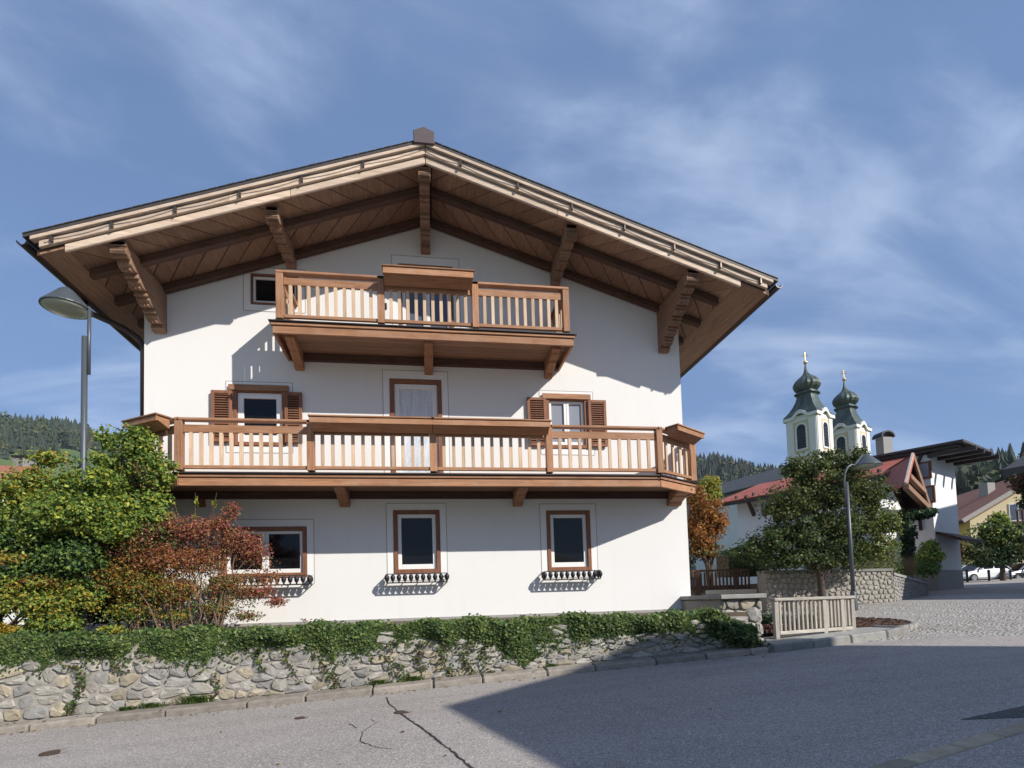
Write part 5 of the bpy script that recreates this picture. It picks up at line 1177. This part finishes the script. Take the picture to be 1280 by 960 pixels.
MB().bar(gp(-ov, ze-sl*ov+.1)-vb*ov, gp(-ov, ze-sl*ov+.1)+vb*14, .14, .22).obj('gutter', M['gutter'], yb)
cp = gp(3.6, ze+rise*.75)+vb*4; MB().box(cp.x-.4, cp.x+.4, cp.y-.4, cp.y+.4, cp.z-1, cp.z+.7).obj('chimney', M['plinth'], yb)
nb = -vb
for u, z, w in ((3.5, ze-.6, 1.3), (5.0, ze-.6, 1.3), (6.6, ze-.6, 1.3), (2.7, ze-4.6, 1.0), (5.2, ze-4.3, 1.4), (2.3, ze-7.3, 1.1)):
    a = gp(u-w/2, z)+nb*.06; f = MB().hexa([a, a+va*w, a+va*w+vb*.1, a+vb*.1, a+Vector((0, 0, 1.5)), a+va*w+Vector((0, 0, 1.5)), a+va*w+vb*.1+Vector((0, 0, 1.5)), a+vb*.1+Vector((0, 0, 1.5))]).obj('window', M['sash'], yb)
    for s_ in (0, 1):
        p0 = a+va*(w*(.06+.47*s_))+nb*.012+Vector((0, 0, .1)); MB().quad(p0, p0+va*w*.41, p0+va*w*.41+Vector((0, 0, 1.3)), p0+Vector((0, 0, 1.3))).obj('pane', M['glass_blue'], f)
bz = ze-.95; a, b = gp(2.6, bz), gp(11, bz)
bl = MB().hexa([a-vb*1.3, b-vb*1.3, b, a, a-vb*1.3+Vector((0, 0, .2)), b-vb*1.3+Vector((0, 0, .2)), b+Vector((0, 0, .2)), a+Vector((0, 0, .2))]).obj('balcony', M['darkx'], yb)
MB().bar(a-vb*1.27+Vector((0, 0, 1.1)), b-vb*1.27+Vector((0, 0, 1.1)), .12, .12).obj('hand_rail', M['darkx'], bl)
for k in range(24): p_ = a.lerp(b, (k+.3)/24)-vb*1.27; MB().bar(p_+Vector((0, 0, .2)), p_+Vector((0, 0, 1.05)), .14, .05, (1, 0, 0)).obj('baluster', M['darkz'], bl)
M['script'] = simple('faded_script_paint', (.45, .34, .22), .9)
sm = MB(); so = gp(.75, ze-1.5)+nb*.03
def stroke(pts): sm.tube([so+va*a+Vector((0, 0, b)) for a, b in pts], .035, 4)
stroke([(.0, .0), (.10, .45), (.22, .9)]); stroke([(.0, .85), (.25, .95), (.55, .88)]); stroke([(.1, .48), (.4, .52)])
stroke([(.55+.11*k, .18+.16*math.sin(k*1.57)+.02*k) for k in range(20)])       # faded handwriting, not legible in the photograph
stroke([(1.55, .2), (1.62, .75)])
sm.obj('wall_script', M['script'], yb, kind='stuff')
ln = gp(-.4, ze-4.2)+vb*1.5; MB().lathe((ln.x, ln.y, ln.z), [(.12, 0), (.22, .5), (.34, .52), (.03, .85)], 8).obj('wall_lantern', M['iron'], yb)
# house at the right edge: its verge cuts into the frame and its roof shades the street
gable_house('village_house', 'house at the right edge of the frame with a pale verge over autumn leaves', (18.7, 4.0, 5.5), (0.97, 0.25), 9.0, 4.5, 7.4, 5.8, 12.0, 0.8, M['plaster'], M['greyroof'], 0.9)
gable_house('village_house', 'tall house beyond the right edge whose shadow falls on the white block', (29.6, 4.2, 11.3), (0.97, 0.25), 11.0, 5.5, 12.9, 11.3, 12.0, 1.2, M['plaster'], M['tileroof'], 0.6)
Y = 6.0; c0 = at(1278, 640, Y)
tree('maple_tree', 'reddish tree at the right edge under the pale verge', (c0[0]+.6, Y, 1.7), 1.6, [tb(1276, 600, Y, 14, 16, 420, ['red', 'autumn', 'dark']), tb(1284, 580, Y, 12, 14, 300, ['red', 'dark']), tb(1290, 620, Y, 16, 20, 420, ['dark', 'autumn'])], .12, limbs=4)

# ------------------------------------------------------------------ square at the end of the street
Y = 17; b0 = Vector(ata(1254, 724, 36)); 
def tba(px_, py_, ax, rpx, zpx, n, pn): c = ata(px_, py_, ax); k = ax/FPX; return (c, (rpx*k, rpx*k*.8, zpx*k), n, pn)
tree('lime_tree', 'small tree with yellowing crown before the yellow house', (b0.x, b0.y, b0.z-.2), 1.6, [tba(1240, 668, 36, 28, 16, 1500, ['autumn', 'dark', 'lime']), tba(1262, 690, 36, 30, 14, 1500, ['dark', 'autumn']), tba(1220, 690, 36, 22, 14, 900, ['autumn', 'dark']), tba(1248, 652, 36, 14, 12, 700, ['green', 'lime']), tba(1275, 668, 36, 18, 14, 800, ['dark', 'autumn']), tba(1200, 685, 36, 10, 12, 260, ['orange', 'autumn']), tba(1240, 703, 36, 26, 6, 500, ['dark'])], .2, r=.14)
def bollard(px_, py_, lb):
    p = Vector(ata(px_, py_, 37.5)); t_ = thing('bollard', lb, 'bollard', tuple(p), 'black bollards at the end of the street')
    MB().lathe(p, [(.10, -.3), (.10, .05), (.075, .08), (.075, .86), (.095, .87), (.095, .93), (.04, 1.0)], 10).obj('shaft', M['iron'], t_, smooth=False)
for px_, lb in ((1209.5, 'black bollard before the front of the white car'), (1237, 'black bollard at the rear door of the white car'), (1264, 'black bollard right of the small tree trunk')): bollard(px_, 730, lb)
def paint(name, c, metal=0.0):
    t_ = NT(name); t_.col(c); t_.rough(.25); t_.b.inputs['Metallic'].default_value = metal; t_.b.inputs['Coat Weight'].default_value = .6; return t_.m
M['carw'] = paint('white_car_paint', (.72, .73, .74)); M['cark'] = paint('black_car_paint', (.012, .012, .014)); M['cars'] = paint('silver_car_paint', (.30, .31, .34), .5); M['carg'] = paint('green_car_paint', (.03, .09, .085)); M['rubber'] = simple('tyre_rubber', (.02, .02, .02), .85)
M['headl'] = simple('car_lamp_lens', (.5, .5, .5), .15, bump=0); M['tail'] = simple('tail_lamp_lens', (.25, .01, .01), .2, bump=0)
def car(name, label, p, ang, mat, Lc=4.1, Wc=1.72, H=1.46):
    t_ = thing(name, label, 'car', tuple(p), 'cars parked at the end of the street'); ca, sa = math.cos(ang), math.sin(ang)
    def T(x, y, z): return (p[0]+x*ca-y*sa, p[1]+x*sa+y*ca, p[2]+z)
    st = [(-Lc/2, .42, .72, .80), (-Lc/2+.08, .25, .92, .90), (-1.35, .2, .98, .98), (-.6, .2, .97, 1.0), (.35, .2, .93, 1.0), (1.15, .2, .84, .98), (Lc/2-.25, .25, .70, .88), (Lc/2, .38, .60, .74)]
    mb = MB(); n = 8
    for x, zb, zt_, w in st:
        h = Wc/2*w
        for y, z in ((-h*.86, zb), (-h, zb+.14), (-h, zt_-.18), (-h*.92, zt_), (h*.92, zt_), (h, zt_-.18), (h, zb+.14), (h*.86, zb)): mb.v.append(T(x, y, z))
    for i in range(len(st)-1):
        for k in range(n): a = i*n+k; b = i*n+(k+1) % n; mb.f.append((a, b, b+n, a+n))
    mb.f += [tuple(range(n-1, -1, -1)), tuple(range((len(st)-1)*n, len(st)*n))]
    body = mb.obj('body', mat, t_, smooth=False, bevel=.03)
    h = Wc/2
    cab = [(-Lc/2+.12, .90, h*.88), (-Lc/2+.62, H-.07, h*.72), (.25, H-.06, h*.72), (1.12, .84, h*.88)]
    g = MB()
    for s_ in (-1, 1): g.quad(*[T(x, s_*w, z) for x, z, w in (cab if s_ < 0 else cab[::-1])])
    for a, b in zip(cab, cab[1:]): g.quad(T(a[0], -a[2], a[1]), T(b[0], -b[2], b[1]), T(b[0], b[2], b[1]), T(a[0], a[2], a[1]))
    g.obj('glass', M['glass'], t_)
    rf = MB().hexa([T(-Lc/2+.55, -h*.75, H-.09), T(.30, -h*.75, H-.09), T(.30, h*.75, H-.09), T(-Lc/2+.55, h*.75, H-.09), T(-Lc/2+.7, -h*.66, H), T(.12, -h*.66, H), T(.12, h*.66, H), T(-Lc/2+.7, h*.66, H)]).obj('roof', mat, t_, bevel=.03)
    pl = MB()
    for s_ in (-1, 1):
        for a, b in ((cab[0], cab[1]), (cab[2], cab[3])): pl.bar(T(a[0], s_*a[2]*1.005, a[1]), T(b[0], s_*b[2]*1.005, b[1]), .10, .05)
        pl.bar(T(-.5, s_*h*.90, .90), T(-.5, s_*h*.73, H-.07), .09, .05); pl.bar(T(-1.35, s_*h*.90, .90), T(-1.25, s_*h*.73, H-.07), .09, .05)
    pl.obj('pillars', mat, t_, kind='stuff')
    for x in (-1.3, 1.32):
        for s_ in (-1, 1):
            wv = MB().tube([T(x, s_*(h-.2), .31), T(x, s_*(h+.012), .31)], .31, 18).obj('wheel', M['rubber'], t_); MB().tube([T(x, s_*(h+.005), .31), T(x, s_*(h+.022), .31)], .20, 12).obj('rim', M['cars'], wv)
    for s_ in (-1, 1):
        MB().hexa([T(Lc/2-.2, s_*h*.45, .62), T(Lc/2-.03, s_*h*.45, .60), T(Lc/2-.12, s_*h*.82, .60), T(Lc/2-.3, s_*h*.82, .63), T(Lc/2-.24, s_*h*.45, .72), T(Lc/2-.1, s_*h*.45, .68), T(Lc/2-.2, s_*h*.82, .70), T(Lc/2-.36, s_*h*.82, .74)]).obj('headlight', M['headl'], t_)
        MB().bar(T(-Lc/2-.01, s_*h*.70, .72), T(-Lc/2-.01, s_*h*.70, .86), .22, .06, (ca, sa, 0)).obj('tail_light', M['tail'], t_)
        MB().bar(T(.75, s_*(h+.02), .92), T(.75, s_*(h+.2), .95), .10, .13).obj('mirror', mat, t_)
    MB().bar(T(Lc/2-.02, -h*.5, .45), T(Lc/2-.02, h*.5, .45), .08, .12).obj('grille', M['iron'], t_)
    return t_
def gcar(px_, ax, dz=0): q = ata(px_, 727, ax); return (q[0], q[1], ata(px_, 727.5, ax)[2]+dz)
dirl = math.atan2(RT[1], RT[0])
car('parked_car', 'white hatchback parked side on before the yellow house', gcar(1224, 41.5), dirl+math.pi+.12, M['carw'])
car('parked_car', 'white car mostly hidden behind the white hatchback', gcar(1213, 46), dirl+math.pi+.2, M['carw'])
car('parked_car', 'black car parked nose out beside the white hatchback', gcar(1252, 42), dirl-1.9, M['cark'])
car('parked_car', 'silver grey car at the right edge of the frame', gcar(1279, 41), dirl+math.pi+.1, M['cars'])
car('parked_car', 'dark green car behind the silver one', gcar(1262, 47, .1), dirl+math.pi, M['carg'], H=1.7)
sg = Vector(ata(1237, 712, 44)); s_ = thing('street_sign', 'small white sign board standing behind the white hatchback', 'sign', (sg.x, sg.y, sg.z-1))
MB().box(sg.x-.42, sg.x+.42, sg.y-.03, sg.y+.03, sg.z-.05, sg.z+.55).obj('board', M['sash'], s_); MB().tube([(sg.x, sg.y+.05, sg.z-1.6), (sg.x, sg.y+.05, sg.z+.5)], .04, 6).obj('post', M['iron'], s_)
MB().box(sg.x-.42, sg.x+.42, sg.y-.036, sg.y-.031, sg.z+.2, sg.z+.28).obj('stripe', M['iron'], s_)

# ------------------------------------------------------------------ church towers
M['copper'] = None
t = NT('patinated_copper'); v = t.coord((1, 1, .25), False); n = t.noise(v, 1.4, 6); n2 = t.noise(v, .5, 4)
t.col(t.mix(t.rng(n, .35, .7), t.mix(t.rng(n2, .3, .7), (.022, .026, .022), (.055, .072, .058)), (.11, .145, .12))); t.rough(.45); t.b.inputs['Metallic'].default_value = .35; M['copper'] = t.m
M['gold'] = simple('gilded_ball', (.75, .52, .22), .3, .8, bump=0)
M['church'] = plaster('church_white', (.74, .72, .66)); M['church2'] = plaster('church_ochre', (.60, .49, .30))
def tower(px_, ax, label, S=1.0):
    b = ata(px_, 560, ax); zero = 1.6; c = Vector((b[0], b[1], 0)); w = 5.75*S; h = w/2
    e1 = Vector((.418, -.908, 0)); e2 = Vector((.908, .418, 0))      # towards the sunlit face, and to its right
    t_ = thing('church_tower', label, 'church tower', (c.x, c.y, 2))
    def P(u, v, z): q = c+e1*u+e2*v; return (q.x, q.y, zero+z*S)
    ZE = 34.0
    MB().hexa([P(h, -h, -2/S), P(h, h, -2/S), P(-h, h, -2/S), P(-h, -h, -2/S), P(h, -h, ZE), P(h, h, ZE), P(-h, h, ZE), P(-h, -h, ZE)]).obj('wall', M['church'], t_)
    for (du, dv) in ((1, 0), (0, -1), (-1, 0), (0, 1)):
        D = Vector((du, dv, 0)); Tn = Vector((-dv, du, 0))
        def Q(o, s_, z): q = D*o+Tn*s_; return P(q.x, q.y, z)
        def plate(nm, s0, s1, z0, z1, o, mat, par): return MB().hexa([Q(o, s0, z0), Q(o, s1, z0), Q(h-.1, s1, z0), Q(h-.1, s0, z0), Q(o, s0, z1), Q(o, s1, z1), Q(h-.1, s1, z1), Q(h-.1, s0, z1)]).obj(nm, M[mat], par)
        k = h*.62; plate('ochre_panel', -k, k, 20, ZE-1.2, h+.02, 'church2', t_)
        for s_ in (-1, 1): plate('corner_pilaster', s_*h*.72-.62, s_*h*.72+.62, 20, ZE-.5, h+.12, 'church', t_)
        plate('string_course', -h-.2, h+.2, 26.0, 26.6, h+.3, 'church', t_)
        # arched belfry opening with a white surround
        def arch(r, z0, z1, o0, o1):
            pts = [(-r, z0), (r, z0)]+[(r*math.cos(a), z1+r*math.sin(a)) for a in np.linspace(0, math.pi, 9)]; return MB().prism([Q(o1, s_, z) for s_, z in pts], Vector(Q(o0, 0, 0))-Vector(Q(o1, 0, 0)))
        arch(1.15, 27.2, 31.3, h+.14, h-.1).obj('belfry_surround', M['church'], t_); o_ = arch(.82, 27.5, 31.3, h+.16, h-.1).obj('belfry_opening', M['glass'], t_)
        for q in range(6): z = 27.8+q*.62; MB().hexa([Q(h+.19, -.75, z), Q(h+.19, .75, z), Q(h+.165, .75, z), Q(h+.165, -.75, z), Q(h+.19, -.75, z+.22), Q(h+.19, .75, z+.22), Q(h+.165, .75, z+.22), Q(h+.165, -.75, z+.22)]).obj('louvre', M['iron'], o_)
        # cornice swinging up over the middle
        prof = [(-h-.35, 0)]+[(s_, .0 if abs(s_) > 1.5 else 1.05*math.cos(s_/1.5*math.pi/2)**1.2) for s_ in np.linspace(-1.6, 1.6, 13)]+[(h+.35, 0)]
        poly = [(s_, ZE-.15+z) for s_, z in prof]+[(s_, ZE-.75+z*.9) for s_, z in prof[::-1]]
        MB().prism([Q(h+.4, s_, z) for s_, z in poly], Vector(Q(h-.1, 0, 0))-Vector(Q(h+.4, 0, 0))).obj('cornice', M['church'], t_)
    rot = math.atan2(e1.y, e1.x); pr = [(h*1.13, ZE-.1), (h*1.06, ZE+.25), (h*.86, ZE+1.1), (h*.70, ZE+2.1), (h*.60, ZE+3.1), (h*.55, ZE+3.9), (h*.56, ZE+4.2), (h*.70, ZE+4.35), (h*.70, ZE+4.6), (h*.54, ZE+4.75), (h*.52, ZE+4.95)]
    sq = [1, 1, .95, .8, .6, .5, .45, .4, .4, .3, .3]
    MB().lathe((c.x, c.y, zero), [(r, z*S) for r, z in pr], 24, rot, sq).obj('roof', M['copper'], t_)
    on = [(1.45, 4.9), (1.75, 5.1), (2.15, 5.55), (2.33, 6.05), (2.28, 6.5), (2.0, 7.0), (1.5, 7.5), (.95, 7.95), (.55, 8.4), (.32, 9.0), (.20, 9.8), (.12, 10.5)]
    m_ = MB(); nr = 32; i0 = 0
    for r, z in on:
        for j in range(nr): a = 2*math.pi*j/nr; q = r*S*(1.0+(.045 if j % 2 else -.02)); m_.v.append((c.x+q*math.cos(a), c.y+q*math.sin(a), zero+(ZE+z)*S))
    for k in range(len(on)-1):
        for j in range(nr): a = k*nr+j; b_ = k*nr+(j+1) % nr; m_.f.append((a, b_, b_+nr, a+nr))
    m_.obj('onion_dome', M['copper'], t_)
    zb = zero+(ZE+10.7)*S; MB().lathe((c.x, c.y, zb), [(.05, -.38), (.28, -.26), (.38, 0), (.28, .26), (.05, .38)], 12).obj('ball', M['gold'], t_, smooth=True)
    MB().bar((c.x, c.y, zb+.3), (c.x, c.y, zb+2.0), .11, .11, (1, 0, 0)).bar((c.x-.5, c.y+.3, zb+1.3), (c.x+.5, c.y-.3, zb+1.3), .11, .11).bar((c.x-.3, c.y+.2, zb+1.7), (c.x+.3, c.y-.2, zb+1.7), .09, .09).obj('cross', M['gold'], t_)
tower(1013, 104, 'nearer church tower with green onion dome and the higher ball')
tower(1060.5, 113, 'further church tower with green onion dome right of its twin')
nv_ = Vector(ata(1040, 600, 118)); ch_ = thing('church_nave', 'white church body between the two onion domed towers', 'church', (nv_.x, nv_.y, 2))
e1 = Vector((.418, -.908, 0)); e2 = Vector((.908, .418, 0)); c = Vector((nv_.x, nv_.y, 0))-e1*4
pl_ = [c-e2*9, c+e2*9, c+e2*9-e1*34, c-e2*9-e1*34]
walls([tuple(x[:2]) for x in pl_], 0, [22]*4).obj('wall', M['church'], ch_)
a, b = c+Vector((0, 0, 29)), c-e1*34+Vector((0, 0, 29)); slabroof(c-e2*9.6+Vector((0, 0, 21.6)), a, b, c-e2*9.6-e1*34+Vector((0, 0, 21.6)), .3).obj('roof', M['greyroof'], ch_); slabroof(c+e2*9.6+Vector((0, 0, 21.6)), a, b, c+e2*9.6-e1*34+Vector((0, 0, 21.6)), .3).obj('roof', M['greyroof'], ch_)
# roof far left with two chimneys
lf = thing('village_house', 'far brown roof with two small chimneys above the shrubs at the left edge', 'house', tuple(ata(20, 640, 34)))
a = Vector(ata(-60, 583, 36)); b = Vector(ata(46, 581, 36)); dn = Vector((0, -4, -2.2)); slabroof(a, b, b+dn, a+dn, .25).obj('roof', M['tileroof'], lf); slabroof(a, b, b+Vector((0, 4, -2.2)), a+Vector((0, 4, -2.2)), .25).obj('roof', M['tileroof'], lf)
z_ = a.z-2.0; walls([(a.x, a.y-3.4), (b.x-.5, b.y-3.4), (b.x-.5, b.y+3.4), (a.x, a.y+3.4)], -1, [z_]*4).obj('wall', M['plaster'], lf)
for px_ in (26, 38):
    c = Vector(ata(px_, 577, 36)); o_ = MB().box(c.x-.28, c.x+.28, c.y-.28, c.y+.28, c.z-1.2, c.z+.22).obj('chimney', M['concrete'], lf); MB().box(c.x-.36, c.x+.36, c.y-.36, c.y+.36, c.z+.225, c.z+.34).obj('chimney_cap', M['iron'], o_)

# ------------------------------------------------------------------ woods on the valley sides
def forest(name, label, n, azr, rr, hr, seed, keep, pals, near=False):
    g_ = np.random.default_rng(seed); V, F, C = [], [], []; i = 0; k = 0
    while k < n:
        az = g_.uniform(*azr); r = math.sqrt(g_.uniform(rr[0]**2, rr[1]**2)); x, y = EYE[0]+r*math.sin(R(az)), EYE[1]+r*math.cos(R(az))
        if not keep(az, r, g_): k += 0.02; continue
        k += 1; z = terr(x, y)-0.5; h = g_.uniform(*hr); con = g_.random() < pals[0]
        col = np.array(pals[1] if con else pals[2][g_.integers(0, len(pals[2]))])*g_.uniform(.7, 1.25); ns = 7
        if con:
            tiers = ((0.08, .20, .62), (.30, .155, .80), (.55, .10, 1.0)) if r > 290 else tuple((.06+.125*q, .185*(1-.115*q), .26+.125*q) for q in range(7))
            for zb, rb, zt_ in tiers:
                i = len(V); a0 = g_.uniform(0, 6)
                for j in range(ns*2): a = a0+math.pi*j/ns; q = h*rb*(1.15 if j % 2 else .62)*g_.uniform(.8, 1.2); V.append((x+q*math.cos(a), y+q*math.sin(a), z+h*(zb-(.05 if j % 2 else 0))))
                V.append((x, y, z+h*zt_)); 
                for j in range(ns*2): F.append((i+j, i+(j+1) % (ns*2), i+ns*2))
                C += [col]*(ns*2+1)
        else:
            if near:
                nl = 70; q_ = g_.normal(size=(nl, 3)); q_ /= np.linalg.norm(q_, axis=1)[:, None]; ctr = g_.normal(size=(5, 3))*(.11, .11, .10)*h+(0, 0, h*.58); w_ = g_.integers(0, 5, nl)
                for t1_ in range(nl):
                    pp = ctr[w_[t1_]]+q_[t1_]*h*g_.uniform(.10, .2)+(x, y, z); a_ = g_.normal(size=3); a_ /= np.linalg.norm(a_); b_ = np.cross(a_, q_[t1_]+.01); a_ = a_*h*.055; b_ = b_*h*.055; i = len(V)
                    V += [tuple(pp-a_), tuple(pp+b_), tuple(pp+a_), tuple(pp-b_)]; F.append((i, i+1, i+2, i+3)); C += [col*g_.uniform(.65, 1.35)]*4
            for bl in range(0 if near else 4):
                i = len(V); cx, cy_, cz = x+g_.normal()*h*.16, y+g_.normal()*h*.16, z+h*g_.uniform(.38, .72); R_ = h*g_.uniform(.18, .28); cc = col*g_.uniform(.8, 1.2)
                for lat in range(1, 4):
                    for j in range(6): a = 2*math.pi*(j+.5*(lat % 2))/6; s_ = math.sin(math.pi*lat/4)*R_*g_.uniform(.75, 1.2); V.append((cx+s_*math.cos(a), cy_+s_*math.sin(a), cz-R_*math.cos(math.pi*lat/4)))
                V.append((cx, cy_, cz+R_)); V.append((cx, cy_, cz-R_)); 
                for lat in range(2):
                    for j in range(6): a = i+lat*6+j; b = i+lat*6+(j+1) % 6; F.append((a, b, b+6)); F.append((a, b+6, a+6))
                for j in range(6): F.append((i+12+j, i+12+(j+1) % 6, i+18)); F.append((i+(j+1) % 6, i+j, i+19))
                C += [cc]*20
    me = bpy.data.meshes.new(name); me.from_pydata(V, [], F); at_ = me.attributes.new('Col', 'FLOAT_COLOR', 'POINT'); c4 = np.ones((len(V), 4)); c4[:, :3] = C; at_.data.foreach_set('color', c4.reshape(-1)); me.materials.append(M['farleaf'])
    tag(link(me, name), label, kind='stuff')
dkc = (.022, .038, .018); dec = [(.05, .075, .02), (.075, .09, .025), (.10, .09, .03), (.04, .06, .02)]
def fld(x, s): return math.sin(x[0]*.55*s+1.3)+math.sin(x[1]*.031*s+x[0]*.2)
forest('wooded_hillside', 'far wooded hillside with meadow strips on the left', 2600, (-52, -18), (330, 640), (9, 17), 1, lambda az, r, g_: r > 480 or fld((az, r), 1.0) > 0.25, (.6, dkc, dec), True)
forest('wooded_hillside', 'far conifer forest on the ridge behind the church towers', 3200, (12, 52), (300, 640), (12, 20), 2, lambda az, r, g_: True, (.8, dkc, dec), True)
forest('near_wood', 'mixed wood with autumn trees on the slope at the right', 750, (43, 66), (110, 260), (10, 22), 3, lambda az, r, g_: True, (.45, dkc, dec), True)
forest('near_wood', 'dark wood beyond the red roof beside the chalet', 260, (15, 27), (120, 230), (9, 15), 4, lambda az, r, g_: True, (.5, dkc, dec), True)

# ------------------------------------------------------------------ the valley's air
hz = MB().box(-1000, 1000, -1000, 1000, -12, 215).obj('haze', M['plaster'])
hm = bpy.data.materials.new('valley_air'); hm.use_nodes = True; hm.node_tree.nodes.clear()
pv = hm.node_tree.nodes.new('ShaderNodeVolumePrincipled'); ho = hm.node_tree.nodes.new('ShaderNodeOutputMaterial')
pv.inputs['Density'].default_value = 0.00018; pv.inputs['Color'].default_value = (0.75, 0.86, 1.0, 1); pv.inputs['Anisotropy'].default_value = 0.0
hm.node_tree.links.new(pv.outputs[0], ho.inputs['Volume'])
hz.data.materials.clear(); hz.data.materials.append(hm); tag(hz, 'thin blue air filling the valley', kind='stuff')
